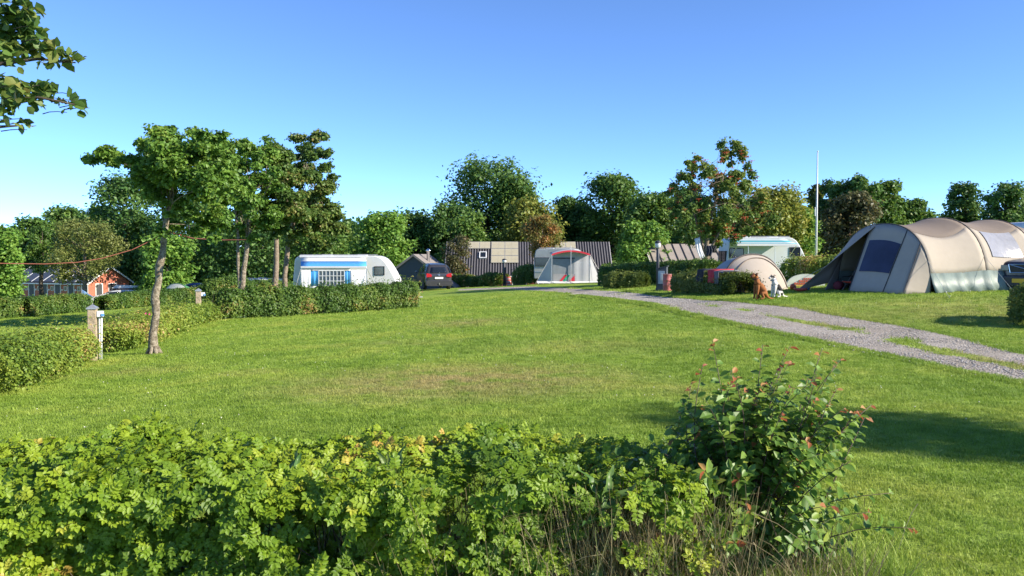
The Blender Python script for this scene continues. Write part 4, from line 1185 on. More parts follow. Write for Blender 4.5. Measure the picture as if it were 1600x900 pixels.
def caravan(name, label, loc, rz, L=5.4, W=2.2, H=2.55, body=WHITE, rake=.75, wins=(), endwins=(), stripe=None, group='caravans'):
    t = thing(name, label, 'caravan', loc, rz, group)
    x0, x1 = -L / 2, L / 2
    poly = [(x0, .36), (x0 - .02, 1.2), (x0 + .10, H), (x1 - rake, H + .02), (x1 - rake * .42, H * .70), (x1, .95), (x1 - .05, .36)]
    poly = rounded(poly, [.06, .3, .30, .55, .5, .28, .06], 5)
    MB().prism(poly, -W / 2, W / 2).build('body', body, t, bevel=.07, seg=3)
    for (a, b, c, d) in wins: window(t, a, b, c, d, -W / 2, -1, GLASS_L if body is WHITE else GLASS, PLASTIC_B, .03)
    for (a, b, c, d) in endwins:
        f = MB().box(x0 - .05, x0 + .03, a - .03, b + .03, c - .03, d + .03).build('end_window', PLASTIC_B, t)
        MB().box(x0 - .062, x0 - .052, a, b, c, d).build('pane', GLASS, f)
    # mouldings, roof rail and hatches
    MB().box(x0 + .05, x1 - .1, -W / 2 - .022, -W / 2 - .003, .80, .83).build('side_moulding', ALU, t)
    MB().box(x0 + .06, x1 - .12, -W / 2 - .02, -W / 2 - .003, .36, .44).build('skirt_rail', GREYC, t)
    if stripe: MB().box(x0 + .05, x1 - .25, -W / 2 - .018, -W / 2 - .003, .90, 1.05).build('side_stripe', stripe, t)
    MB().tube([(x0 + .3, -W / 2 + .25, H + .06), (x1 - rake - .2, -W / 2 + .25, H + .06)], .018, 6).build('roof_rail', ALU, t)
    for hx in (x0 + L * .28, x0 + L * .62): MB().box(hx - .25, hx + .25, -.25, .25, H - .01, H + .09).build('roof_hatch', GREYC, t, bevel=.03)
    wheel(t, .0, -W / 2 + .14, .31, .18, .19); wheel(t, .0, W / 2 - .14, .31, .18, .19)
    MB().prism(rounded([(-.42, .36), (-.36, .62), (.36, .62), (.42, .36)], .12), -W / 2 - .014, -W / 2 - .004).build('wheel_arch', PLASTIC_B, t)
    d = MB(); d.tube([(x1 - .2, -.6, .42), (x1 + 1.05, 0, .45)], .04, 6); d.tube([(x1 - .2, .6, .42), (x1 + 1.05, 0, .45)], .04, 6); d.tube([(x1 + .85, 0, .0), (x1 + .85, 0, .62)], .03, 8)
    d.build('drawbar', STEEL, t)
    MB().prism(rounded([(x1 - .02, .50), (x1 - .02, .78), (x1 + .35, .82), (x1 + .45, .50)], .08), -.4, .4).build('gas_locker', body, t, bevel=.03)
    for s in (-1, 1): MB().tube([(x0 + .4, s * W * .38, .0), (x0 + .55, s * W * .38, .40)], .025, 6).build('corner_steady', STEEL, t)
    return t

# ---- blue-striped caravan on the left
cr = foot(541, 43); cr.z = -.96 if abs(cr.z + .96) < .4 else cr.z
def lx(px, d, root): return (px - 800) / F * d - root.x
def caravan_left():
    W, H = 2.2, 2.56; yn = -W / 2
    d = 43 + yn
    x0, x1 = lx(458, d, cr), lx(624, d, cr)
    L = x1 - x0
    root = Vector((cr.x + (x0 + x1) / 2, 43, cr.z))
    X = lambda px, dd: lx(px, dd, root)
    H = at(540, 400, d).z - root.z
    t = caravan('caravan', 'white caravan with bright blue striped awning behind the clipped hedge', root, 0, L, W, H, WHITE, .95, [(X(586, d), X(600, d), at(590, 429, d).z - root.z, at(590, 417, d).z - root.z)], [(-.6, .6, 1.3, 1.9)])
    D = 2.1; df = d - D
    za = at(500, 402, d).z - root.z; zf = at(500, 417.0, df).z - root.z
    xa, xb = X(470, d), X(572, d); xfa, xfb = X(470, df), X(573, df)
    blue = paint('awning_blue', (.06, .30, .62), .7, .08, 4); cw = paint('awning_white', (.70, .71, .70), .7, .06, 3, trans=.1)
    def band(f0, f1, m, nm):
        rows = []
        for f in (f0, (f0 + f1) / 2, f1):
            y = yn - D * f; zz = za + (zf - za) * f - .05 * math.sin(math.pi * f)
            rows.append([Vector((xa + (xfa - xa) * f + (xb - xa + (xfb - xfa - xb + xa) * f) * u, y, zz)) for u in [k / 8 for k in range(9)]])
        MB().grid(rows).build(nm, m, t, smooth=True, solid=.012)
    band(.0, .34, cw, 'awning_band'); band(.34, .97, blue, 'awning_band'); 
    MB().box(xfa, xfb, yn - D - .05, yn - D + .02, zf - .07, zf + .03).build('awning_bar', WHITE, t, bevel=.015)
    MB().box(xa - .05, xb + .05, yn - .12, yn - .005, za - .02, za + .10).build('awning_case', WHITE, t, bevel=.03)
    for px in (470.5, 573): MB().tube([(X(px, df), yn - D, 0), (X(px, df), yn - D, zf - .05)], .02, 8).build('awning_pole', ALU, t)
    yc = yn - D
    def cur(p0, p1, nm, m, z0, z1, dy=0.0, wav=.02):
        a, b = X(p0, df), X(p1, df)
        n = 14
        rows = [[Vector((a + (b - a) * k / n, yc + dy + wav * .45 * math.sin(k * .9), z)) for k in range(n + 1)] for z in (z0, (z0 + z1) / 2, z1)]
        MB().grid(rows).build(nm, m, t, smooth=True, solid=.01)
    zt = zf - .08
    w0, w1 = at(500, 447, df).z - root.z, at(500, 423, df).z - root.z
    cur(471, 485, 'curtain_panel', cw, .02, zt - .06); cur(548, 572, 'curtain_panel', cw, .02, zt - .06)
    cur(485, 548, 'curtain_panel', cw, w1, zt - .06, 0, .008); cur(485, 548, 'curtain_panel', cw, .02, w0, 0, .008)
    cur(485.5, 498, 'blue_curtain', blue, w0, w1, .02, .03); cur(538, 547.5, 'blue_curtain', blue, w0, w1, .02, .03)
    g = MB().box(X(498, df), X(538, df), yc + .01, yc + .02, w0, w1).build('awning_window', glass_dark('awning_window', (.06, .08, .11), .2), t)
    bars = MB()
    for k in range(8):
        xx = X(498 + 40 * k / 7, df); bars.box(xx - .018, xx + .018, yc - .012, yc + .008, w0, w1)
    for k in range(4):
        zz = w0 + (w1 - w0) * k / 3; bars.box(X(498, df), X(538, df), yc - .0135, yc + .006, zz - .016, zz + .016)
    bars.build('window_grid', WHITE, g)
    for s, px in ((-1, 470), (1, 573)): MB().tube([(X(px, df), yc, zf - .1), (X(px + s * 14, df), yc - .5, 0)], .006, 4).build('guy_line', ROPE, t)
    MB().tube([(X(573, df), yc, zf - .05), (xb + .5, yn, 1.0)], .012, 6).build('awning_brace', ALU, t)
caravan_left()

# ---- right caravan with aqua awning
def caravan_right():
    d = 45.0; W = 2.2
    b = foot(1194, d + 1.1); root = Vector((0, d + 1.1, b.z))
    H = at(1180, 371, d).z - root.z
    x0, x1 = (1137 - 800) / F * d, (1264 - 800) / F * d
    root.x = (x0 + x1) / 2
    X = lambda px, dd: lx(px, dd, root)
    z = lambda py, dd=d: at(1180, py, dd).z - root.z
    t = caravan('caravan', 'cream white caravan with pale aqua awning behind the dome tent', root, 0, x1 - x0, W, H, CREAM, .8, [(X(1137, d) + .1, X(1161, d), z(402), z(389)), (X(1234, d), X(1249, d), z(400), z(387))], [(-.75, -.05, 1.1, 1.75), (.1, .75, 1.1, 1.75)])
    D = 1.7; df = d - D; yn = -W / 2
    za = z(373); zf = z(381.5, df)
    aqua = paint('awning_aqua', (.07, .36, .44), .7, .06, 4, trans=.15); wh = paint('awning_pale', (.46, .56, .57), .7, .05, 4, trans=.15)
    xa, xb, fa, fb = X(1132, d), X(1226, d), X(1151, df), X(1246, df)
    def band(f0, f1, m):
        rows = []
        for f in (f0, (f0 + f1) / 2, f1):
            rows.append([Vector((xa + (fa - xa) * f + (xb - xa) * k / 8, yn - D * f, za + (zf - za) * f - .04 * math.sin(math.pi * f))) for k in range(9)])
        MB().grid(rows).build('awning_band', m, t, smooth=True, solid=.012)
    for k, m in enumerate((wh, aqua, wh, aqua)): band(k / 4, (k + 1) / 4, m)
    MB().box(fa, fb, yn - D - .04, yn - D + .03, zf - .10, zf + .02).build('awning_bar', WHITE, t, bevel=.015)
    for xx in (fa + .05, fb - .05): MB().tube([(xx, yn - D, zf - .05), (xx - .1, yn - .03, 1.05)], .02, 6).build('awning_brace', ALU, t)
    for xx in (fa + .6, fb - 1.2): MB().tube([(xx, yn - D, zf - .05), (xx, yn - D, 0)], .014, 6).build('awning_pole', ALU, t)
    MB().box(X(1175, d) - .3, X(1175, d) + .3, yn - .02, yn - .004, .5, 2.15).build('door', CREAM, t, bevel=.01)
    MB().box(X(1175, d) + .2, X(1175, d) + .26, yn - .05, yn - .022, 1.15, 1.25).build('door_lock', PLASTIC_B, t)
caravan_right()

# ---- grey caravan behind the awning tent, and two more behind the tents and the far hedge
cg = foot(868, 56)
t = caravan('caravan', 'grey caravan behind the awning tent with red edging', (cg.x + .40, 56.4, cg.z - .02), R(-12), 3.4, 2.1, at(868, 388, 55).z - cg.z, GREYC, .5, [(-1.6, -.6, 1.2, 1.75)], [(-.7, -.05, .9, 1.9), (.1, .7, .9, 1.9)])
ct = foot(1610, 31)
caravan('caravan', 'white caravan whose roof shows behind the tunnel tent at the right edge', (ct.x + 2.6, 31.5, ct.z), R(4), 6.2, 2.3, at(1580, 345, 30.3).z - ct.z, WHITE, .7, [(-2.2, -1.2, 1.2, 1.8)])
cl = foot(430, 62)
caravan('caravan', 'distant white caravan peeping between the two straight alder trunks', (cl.x, 62, at(430, 436, 61).z - 2.5), 0, 4.4, 2.1, 2.5, WHITE, .6, [(-1.3, -.3, 1.3, 1.95), (.4, 1.2, 1.3, 1.95)])

# ------------------------------------------------------------------ cars
def car(name, label, loc, rz, col, st, plate, front=False, roofrails=True, group='parked cars', badge=True):
    """x points to the nose; st: stations (x low, x top, half width, half roof, bottom, belt, roof)"""
    t = thing(name, label, 'car', loc, rz, group)
    def ring(s):
        xl, xu, wb, wr, zb, ze, zr = s
        xm = xl + (xu - xl) * .86
        return [Vector(p) for p in [(xl, 0, zb), (xl, wb - .13, zb), (xl, wb - .03, zb + .16), (xl, wb, zb + (ze - zb) * .5), (xl, wb - .015, ze - .10), (xl, wb - .05, ze), (xm, wr + .02, zr - .10), (xu, wr - .10, zr - .018), (xu, 0, zr)]]
    half = [ring(s) for s in st]
    def mir(v): return Vector((v.x, -v.y, v.z))
    rows = [h + [mir(v) for v in reversed(h[1:-1])] for h in half]
    mb = MB(); mb.grid(rows, closed=True)
    for h, flip in ((half[0], 0), (half[-1], 1)):
        n = len(h)
        vs = [v for v in h] + [mir(v) for v in h]
        mb.add(vs, [(k, k + 1, n + k + 1, n + k) for k in range(1, n - 2)] + [(0, 1, n + 1), (n - 2, n - 1, 2 * n - 2)])
    body = mb.build('body', col, t, smooth=True)
    bm = bmesh.new(); bm.from_mesh(body.data); bmesh.ops.remove_doubles(bm, verts=bm.verts, dist=.0005); bmesh.ops.recalc_face_normals(bm, faces=bm.faces); bm.to_mesh(body.data); bm.free()
    m = body.modifiers.new('s', 'SUBSURF'); m.levels = m.render_levels = 2
    def side(s, lv, sg):
        i = min(int(s), len(half) - 2); f = s - i; j = min(int(lv), 7); g = lv - j
        p = half[i][j].lerp(half[i][j + 1], g).lerp(half[i + 1][j].lerp(half[i + 1][j + 1], g), f)
        return Vector((p.x, p.y * sg, p.z))
    def end(u, lv, k):
        j = min(int(lv), 7); g = lv - j
        p = half[k][j].lerp(half[k][j + 1], g)
        return Vector((p.x, p.y * (1 - 2 * u), p.z))
    def patch(fn, off, nm, m, par=t, n=6):
        P = [[fn(i / n, k / n) for k in range(n + 1)] for i in range(n + 1)]
        nn = (P[n][0] - P[0][0]).cross(P[0][n] - P[0][0]).normalized()
        c = (P[n // 2][n // 2]); 
        if nn.dot(c - Vector((st[len(st) // 2][0], 0, .8))) < 0: nn = -nn
        return MB().grid([[p + nn * off for p in r] for r in P]).build(nm, m, par, smooth=True, solid=.02)
    roof_i = [i for i, s in enumerate(st) if s[6] - s[5] > .35]
    a, b = roof_i[0], roof_i[-1]
    for sg in (1, -1):
        cuts = np.linspace(a + .25, b - .02, 4)
        for c0, c1 in zip(cuts[:-1], cuts[1:]):
            patch(lambda u, v: side(c0 + .04 + (c1 - c0 - .08) * u, 5.10 + .78 * v, sg), .012, 'side_window', GLASS)
        for c in cuts[1:-1]:
            p = side(c, 4.4, sg); MB().box(p.x - .10, p.x + .10, p.y - .012 + sg * .012, p.y + .012 + sg * .012, p.z - .02, p.z + .02).build('door_handle', col, t)
    patch(lambda u, v: end(.13 + .74 * u, 5.12 + .80 * v, a), .014, 'rear_window', GLASS)
    patch(lambda u, v: (lambda P, Q: P.lerp(Q, v * .9 + .05))(Vector((half[b + 1][7].x, half[b + 1][7].y * (1 - 2 * (.08 + .84 * u)), half[b + 1][7].z)), Vector((half[b][6].x, half[b][6].y * (1 - 2 * (.06 + .88 * u)), half[b][6].z))), .02, 'windscreen', GLASS)
    xr, wr_ = st[0][0], st[0][2]
    zb, ze = st[0][4], st[0][5]
    # tail lights wrap the corners
    for sg in (1, -1):
        l = MB(); l.prism(rounded([(-wr_ - .03, ze - .24), (-wr_ - .03, ze + .03), (-wr_ + .22, ze - .01), (-wr_ + .34, ze - .10), (-wr_ + .30, ze - .21)], .04), xr - .035, xr + .16, Matrix(((0, 1, 0, 0), (sg, 0, 0, 0), (0, 0, 1, 0), (0, 0, 0, 1))))
        l.build('tail_light', REDLENS, t, bevel=.01)
    MB().prism(rounded([(-.86, .26), (-.88, .62), (.88, .62), (.86, .26)], .07), xr - .10, xr + .35, Matrix(((0, 1, 0, 0), (1, 0, 0, 0), (0, 0, 1, 0), (0, 0, 0, 1)))).build('rear_bumper', col, t, bevel=.03)
    MB().box(xr - .108, xr - .09, -.62, .62, .26, .36).build('bumper_grille', PLASTIC_B, t)
    MB().box(xr - .05, xr - .02, -.27, .27, ze - .34, ze - .22).build('number_plate', plate, t)
    MB().tube([(xr + .1, 0, .36), (xr - .16, 0, .36), (xr - .18, 0, .46)], .025, 8).build('tow_hook', STEEL, t)
    if badge:
        M = Matrix.Rotation(math.pi / 2, 4, 'Y')
        e = MB(); n = 20
        e.tube([(xr - .035, .075 * math.cos(2 * math.pi * k / n), ze - .05 + .075 * math.sin(2 * math.pi * k / n)) for k in range(n + 1)], .008, 6)
        for p, q in (((-.035, .06), (0, .005)), ((.035, .06), (0, .005)), ((-.062, .03), (-.028, -.06)), ((-.028, -.06), (0, -.01)), ((0, -.01), (.028, -.06)), ((.028, -.06), (.062, .03))):
            e.tube([(xr - .035, p[0], ze - .05 + p[1]), (xr - .035, q[0], ze - .05 + q[1])], .007, 5)
        e.build('emblem', CHROME, t)
    xf = st[-1][0]; zf = st[-1][5]
    for sg in (1, -1):
        MB().prism(rounded([(.34, zf - .12), (.36, zf + .04), (.76, zf + .06), (.74, zf - .10)], .04), xf - .22, xf + .015, Matrix(((0, 1, 0, 0), (sg, 0, 0, 0), (0, 0, 1, 0), (0, 0, 0, 1)))).build('headlight', GLASS_L, t, bevel=.015)
        MB().prism(rounded([(-.12, 0), (-.12, .14), (.10, .16), (.13, .02)], .04), .0, .16).build('wing_mirror', col, t, bevel=.02, loc=(st[b][0] - .35, sg * (st[b][2] + .02) - (.16 if sg < 0 else 0), st[b][5] + .02))
    MB().prism(rounded([(-.88, .24), (-.88, .56), (.88, .56), (.88, .24)], .07), xf - .4, xf + .05, Matrix(((0, 1, 0, 0), (1, 0, 0, 0), (0, 0, 1, 0), (0, 0, 0, 1)))).build('front_bumper', col, t, bevel=.04)
    gq = MB().prism(rounded([(-.30, zf - .16), (-.34, zf + .06), (.34, zf + .06), (.30, zf - .16)], .03), xf + .0, xf + .04, Matrix(((0, 1, 0, 0), (1, 0, 0, 0), (0, 0, 1, 0), (0, 0, 0, 1)))).build('grille', PLASTIC_B, t)
    if front:
        MB().tube([(xf + .05, -.30, zf + .05), (xf + .05, .30, zf - .14)], .014, 6).build('grille_bar', CHROME, gq)
        fr = MB(); n = 4
        q = [(-.31, zf - .165), (-.35, zf + .065), (.35, zf + .065), (.31, zf - .165)]
        for k in range(4): fr.tube([(xf + .045, *q[k]), (xf + .045, *q[(k + 1) % 4])], .014, 6)
        fr.build('grille_frame', CHROME, gq)
    MB().box(xf + .052, xf + .07, -.26, .26, .36, .47).build('number_plate', plate, t)
    if roofrails:
        for sg in (1, -1):
            MB().tube([side(a + .4, 6.9, sg) + Vector((0, 0, .01)), side(a + .6, 6.9, sg) + Vector((0, 0, .055)), side(b - .15, 6.9, sg) + Vector((0, 0, .055)), side(b, 6.9, sg) + Vector((0, 0, .01))], .018, 6).build('roof_rail', PLASTIC_B, t)
    wx0, wx1 = st[0][0] + .95, st[-1][0] - .95
    for x in (wx0, wx1):
        for sg in (1, -1):
            wheel(t, x, sg * .80, .33, .22, .22)
            MB().prism([(.40 * math.cos(q), .33 + .40 * math.sin(q)) for q in [math.pi * k / 12 for k in range(13)]], -.012, .012).build('wheel_arch', PLASTIC_B, t, loc=(x, sg * (st[2][2] - .012), 0))
    return t
MPV = [(0, .40, .80, .58, .30, 1.06, 1.60), (.10, .58, .90, .66, .27, 1.07, 1.69), (.95, 1.1, .92, .70, .24, 1.06, 1.75), (2.2, 2.15, .92, .70, .24, 1.04, 1.76), (3.55, 2.75, .92, .66, .24, 1.02, 1.68), (3.75, 3.66, .91, .80, .24, .98, 1.08), (4.45, 4.45, .88, .74, .25, .86, .95), (4.82, 4.80, .70, .56, .28, .68, .78)]
ESTATE = [(0, .35, .78, .56, .30, .98, 1.36), (.10, .50, .88, .64, .26, .99, 1.45), (.95, 1.0, .91, .68, .22, .98, 1.50), (2.2, 2.1, .91, .68, .22, .95, 1.50), (3.35, 2.6, .91, .64, .22, .93, 1.43), (3.55, 3.46, .90, .80, .22, .90, .99), (4.4, 4.4, .86, .72, .24, .82, .90), (4.75, 4.73, .72, .58, .27, .66, .74)]
NOSE = ESTATE[:5] + [(3.55, 3.46, .90, .80, .22, .96, 1.06), (4.4, 4.4, .86, .72, .24, .92, 1.02), (4.75, 4.73, .72, .58, .27, .80, .92)]
def carpaint(name, col):
    return paint(name, col, .28, .06, 3, coat=.8, metal=.35)
ca_ = foot(686, 53.6)
YA = 15
car('parked_car', 'dark grey people carrier parked with its tail to us beside the grey hut', ca_, R(90 + YA), carpaint('graphite_paint', (.055, .052, .056)), MPV, PLATE_W)
wc = foot(190, 72)
white_car = car('parked_car', 'white estate car under a roof box behind the field hedge', (wc.x + 1.9, 72, at(190, 452, 72).z - 1.48), R(205), carpaint('white_car_paint', (.62, .63, .64)), ESTATE, PLATE_W, badge=False)
rb = thing('roof_box', 'pale roof box carried on the white estate car', 'roof box', (wc.x + .4, 72, at(190, 452, 72).z + .08), R(205))
MB().prism(rounded([(-1.0, 0), (-1.05, .22), (.75, .32), (1.15, .05)], .1), -.42, .42).build('lid', paint('roofbox_grey', (.5, .52, .54), .35), rb, bevel=.05)
MB().box(-.95, 1.05, -.43, .43, -.02, .03).build('base', PLASTIC_B, rb)
bc = foot(308, 66)
car('parked_car', 'blue car whose roof shows over the hedge beside the green dome tent', (bc.x + 1.9, 66, at(308, 441.5, 66).z - 1.50), R(178), carpaint('blue_car_paint', (.03, .07, .22)), ESTATE, PLATE_W, badge=False)
# dark car at the right edge, nose towards us
YEL = paint('plate_yellow', (.70, .42, .02), .4, .05)
vx = at(1592, 440, 22.6)
hd = R(232)
vc = Vector((vx.x, vx.y, 0)) - Vector((math.cos(hd), math.sin(hd), 0)) * 4.75 + Vector((-math.sin(hd), math.cos(hd), 0)) * .1
car('parked_car', 'dark blue estate car with yellow plate at the right edge beside the tunnel tent', (vc.x, vc.y, at(1592, 462, 22.6).z), hd, carpaint('navy_paint', (.012, .014, .03)), NOSE, YEL, front=True, badge=False)

# ------------------------------------------------------------------ buildings
BRICK = None
def brick_mat():
    m, nt, b = _new('red_brick')
    tc = nt.nodes.new('ShaderNodeTexCoord'); mp = nt.nodes.new('ShaderNodeMapping'); mp.inputs['Rotation'].default_value = (math.pi / 2, 0, 0)
    br = nt.nodes.new('ShaderNodeTexBrick'); br.inputs['Color1'].default_value = (.42, .105, .05, 1); br.inputs['Color2'].default_value = (.34, .075, .04, 1); br.inputs['Mortar'].default_value = (.34, .25, .20, 1)
    br.inputs['Scale'].default_value = 1.0; br.inputs['Brick Width'].default_value = .24; br.inputs['Row Height'].default_value = .075; br.inputs['Mortar Size'].default_value = .008
    nt.links.new(tc.outputs['Object'], mp.inputs[0]); nt.links.new(mp.outputs[0], br.inputs['Vector']); nt.links.new(br.outputs['Color'], b.inputs['Base Color']); b.inputs['Roughness'].default_value = .85
    return m
BRICK = brick_mat()
DARKROOF = paint('dark_roof_sheet', (.028, .027, .030), .45, .2, 1.2, spec=.4)
FASCIA = paint('white_fascia', (.62, .63, .64), .5)
def gable_house(name, label, loc, rz, L, Wd, eave, ridge, wallm, roofm, over=.3, gable_cut=False):
    """local x along the length, front wall at y=-Wd/2"""
    t = thing(name, label, 'building', loc, rz)
    MB().prism([(-L / 2, 0), (-L / 2, eave), (L / 2, eave), (L / 2, 0)], -Wd / 2, Wd / 2).build('wall', wallm, t)
    for s in (-1, 1):
        MB().prism([(-Wd / 2 + .02, eave - .002), (0, ridge - .06), (Wd / 2 - .02, eave - .002)], 0, .2, Matrix(((0, s, 0, s * L / 2 - s * .2), (1, 0, 0, 0), (0, 0, 1, 0), (0, 0, 0, 1)))).build('gable', wallm, t)
    k = (ridge - eave) / (Wd / 2)
    roofs = []
    for s in (-1, 1):
        y0, y1 = 0, s * (Wd / 2 + over)
        z0, z1 = ridge, ridge - k * (Wd / 2 + over)
        a = [Vector((-L / 2 - over, y0, z0)), Vector((L / 2 + over, y0, z0)), Vector((L / 2 + over, y1, z1)), Vector((-L / 2 - over, y1, z1))]
        roofs.append(MB().add(a + [v - Vector((0, 0, .10)) for v in a], [(0, 1, 2, 3), (7, 6, 5, 4), (0, 4, 5, 1), (1, 5, 6, 2), (2, 6, 7, 3), (3, 7, 4, 0)]).build('roof', roofm, t))
        for e in (-1, 1):
            bx = e * (L / 2 + over)
            MB().prism([(y0, z0 + .02), (y1, z1 + .02), (y1, z1 - .16), (y0, z0 - .16)], bx, bx + e * .04, Matrix(((0, 1, 0, 0), (1, 0, 0, 0), (0, 0, 1, 0), (0, 0, 0, 1)))).build('bargeboard', FASCIA, t)
        MB().box(-L / 2 - over, L / 2 + over, *sorted((y1 + s * .004, y1 + s * .10)), z1 - .14, z1 - .02).build('gutter', FASCIA, t)
    return t, roofs, k
# red brick cabins, lower left
def cabins():
    n = Vector((-.35, -.937, 0)); along = Vector((.937, -.35, 0)); back = Vector((.35, .937, 0))
    C = at(137, 440, 88)
    L, Wd = 11.2, 5.6
    rz = math.atan2(along.y, along.x)
    ctr = Vector((C.x, C.y, 0)) - along * L / 2 + back * Wd / 2
    eave = 2.35; zb = C.z - eave; ridge = at(170, 416, 90).z - zb
    t, roofs, k = gable_house('brick_cabins', 'long red brick cabin row with white doors and panelled dark roof at the left', (ctr.x, ctr.y, zb), rz, L, Wd, eave, ridge, BRICK, DARKROOF, .35)
    wd = paint('door_glass', (.055, .06, .065), .45, .2, spec=.3)
    for i in range(6):
        x = -L / 2 + .55 + i * 1.95
        fr = MB(); fr.box(x, x + .09, -Wd / 2 - .05, -Wd / 2 - .003, 0, 2.1); fr.box(x + .85, x + .94, -Wd / 2 - .05, -Wd / 2 - .003, 0, 2.1); fr.box(x + .09, x + .85, -Wd / 2 - .05, -Wd / 2 - .003, 2.0, 2.1)
        f = fr.build('door', FASCIA, t)
        MB().box(x + .09, x + .85, -Wd / 2 - .03, -Wd / 2 - .004, 0, 2.0).build('leaf', wd if i else PLASTIC_B, f)
        window(t, x - .52, x - .20, 1.35, 1.75, -Wd / 2, -1, GLASS_L, FASCIA, .05)
        if i < 5: MB().prism(rounded([(x + 1.12, 1.3), (x + 1.12, 1.5), (x + 1.24, 1.5), (x + 1.24, 1.3)], .03), -Wd / 2 - .12, -Wd / 2 - .004).build('wall_lamp', FASCIA, t)
    # roof panels with pale joints between them
    pan = paint('roof_panel', (.05, .055, .065), .35, .15, 2)
    sl = math.atan(k)
    y1 = -(Wd / 2 + .35); z1 = ridge - k * (Wd / 2 + .35)
    for i in range(7):
        x0 = -L / 2 + .05 + i * 1.60
        M = Matrix.Translation((x0, y1 + .18, z1 + .18 * k + .006)) @ Matrix.Rotation(sl, 4, 'X')
        p = MB().box(0, 1.46, 0, 2.6, 0, .05, M).build('roof_panel', pan, t)
        MB().box(1.46, 1.56, 0, 2.6, 0, .06, M).build('panel_joint', FASCIA, p)
    # gable end facing right: local +x
    ge = L / 2
    for y0, y1_, m in ((-1.75, -.95, wd), (.0, .95, PLASTIC_B)):
        fr = MB(); fr.box(ge + .003, ge + .05, y0 - .09, y0, 0, 2.1); fr.box(ge + .003, ge + .05, y1_, y1_ + .09, 0, 2.1); fr.box(ge + .003, ge + .05, y0, y1_, 2.02, 2.1)
        f = fr.build('door', FASCIA, t); MB().box(ge + .004, ge + .03, y0, y1_, 0, 2.02).build('leaf', m, f)
cabins()
# building with ribbed dark roof and solar panels
def solar_house():
    d = 74.0
    P = lambda px, py, dd=d: at(px, py, dd)
    x0, x1 = P(694, 400).x, P(958, 400).x
    Wd = 6.0; eave_z = P(800, 428).z; ridge_z = P(800, 378, d + Wd / 2).z
    zb = eave_z - 2.15
    L = x1 - x0 - .6
    eave, ridge = 2.15 + .12, ridge_z - zb
    root = Vector(((x0 + x1) / 2, d + Wd / 2 + .3, zb))
    t, roofs, k = gable_house('solar_house', 'low brick building with ribbed dark roof, skylight and pale solar panels', root, 0, L, Wd, eave, ridge, BRICK, DARKROOF, .3)
    sl = math.atan(k); y1 = -(Wd / 2 + .3); z1 = ridge - k * (Wd / 2 + .3)
    SL = (Wd / 2 + .3) / math.cos(sl)
    B = Matrix.Translation((0, y1, z1)) @ Matrix.Rotation(sl, 4, 'X')
    rib = MB(); n = int((L + .6) / .245)
    for i in range(n + 1):
        xx = -L / 2 - .28 + i * (L + .56) / n
        rib.box(xx - .035, xx + .035, .02, SL - .03, .0, .055, B)
    o = rib.build('roof_ribs', paint('roof_rib', (.25, .235, .235), .35, .1, 2, metal=.3), roofs[0]); o['kind'] = 'stuff'
    pan = paint('solar_panel', (.38, .345, .245), .18, .06, 1.5, spec=.8); alu = paint('panel_frame', (.34, .33, .30), .4)
    def X(px, dd): return (px - 800) / F * dd - root.x
    def solar(px0, px1, rows, cols):
        for r in range(rows):
            for c in range(cols):
                a = X(px0, 76.4) + (X(px1, 76.4) - X(px0, 76.4)) * c / cols; b = X(px0, 76.4) + (X(px1, 76.4) - X(px0, 76.4)) * (c + 1) / cols
                yt = SL - .10 - r * .96; yb = yt - .92
                f = MB().box(a + .01, b - .01, yb, yt, .08, .125, B).build('solar_panel', alu, t)
                g = MB()
                for q in range(2):
                    aa = a + .04 + (b - a - .08) * q / 2; bb = a + .04 + (b - a - .08) * (q + 1) / 2
                    for s in range(2): g.box(aa + .008, bb - .008, yb + .04 + s * .42, yb + .45 + s * .42, .126, .131, B)
                g.build('cells', pan, f)
    solar(732, 766, 1, 2); solar(767.5, 810, 3, 2); solar(868, 900, 1, 2)
    # skylight
    sx = X(754.5, 75.5); sy = SL * .58
    f = MB()
    for a, b, c, e in ((-.34, -.26, -.42, .42), (.26, .34, -.42, .42), (-.26, .26, -.42, -.34), (-.26, .26, .34, .42)): f.box(sx + a, sx + b, sy + c, sy + e, .0, .16, B)
    fo = f.build('skylight', FASCIA, t); MB().box(sx - .26, sx + .26, sy - .34, sy + .34, .06, .10, B).build('pane', GLASS, fo)
    # doors and windows in the wall
    for px, w_ in ((735, .9), (765, 1.0), (812, 1.2), (850, .9)):
        window(t, X(px, d) - w_ / 2, X(px, d) + w_ / 2, .95, 1.95, -Wd / 2, -1, GLASS, FASCIA, .08)
    # raised roof end with steeper navy flank on the right
solar_house()
# grey hut with a shining flue
def grey_hut():
    d = 63.0
    pk = at(645.5, 397, d)
    zb = gz(pk.x, d) - .2
    Wd = 6.4; ridge = pk.z - zb; eave = ridge - 2.3
    dk = paint('slate_grey_wall', (.058, .070, .092), .8, .08, 1.5); rf = paint('grey_roof', (.20, .18, .17), .8, .12, 3)
    rz = R(77)
    L = 3.4
    ctr = Vector((pk.x, pk.y, zb)) + Vector((math.cos(rz), math.sin(rz), 0)) * (L / 2 + .2)
    t, roofs, k = gable_house('grey_hut', 'dark grey gabled hut with a shining metal flue behind the people carrier', ctr, rz, L, Wd, eave, ridge, dk, rf, .2)
    for o in t.children:
        if o.name.startswith(('bargeboard', 'gutter')): o.data.materials[0] = rf
    ff = MB().lathe([(.13, -.8), (.13, .55), (.19, .56), (.19, .66), (.05, .78)], 16); ff.build('flue', CHROME, t, smooth=True, loc=(-L / 2 + 1.2, -.75, ridge - .35))
grey_hut()
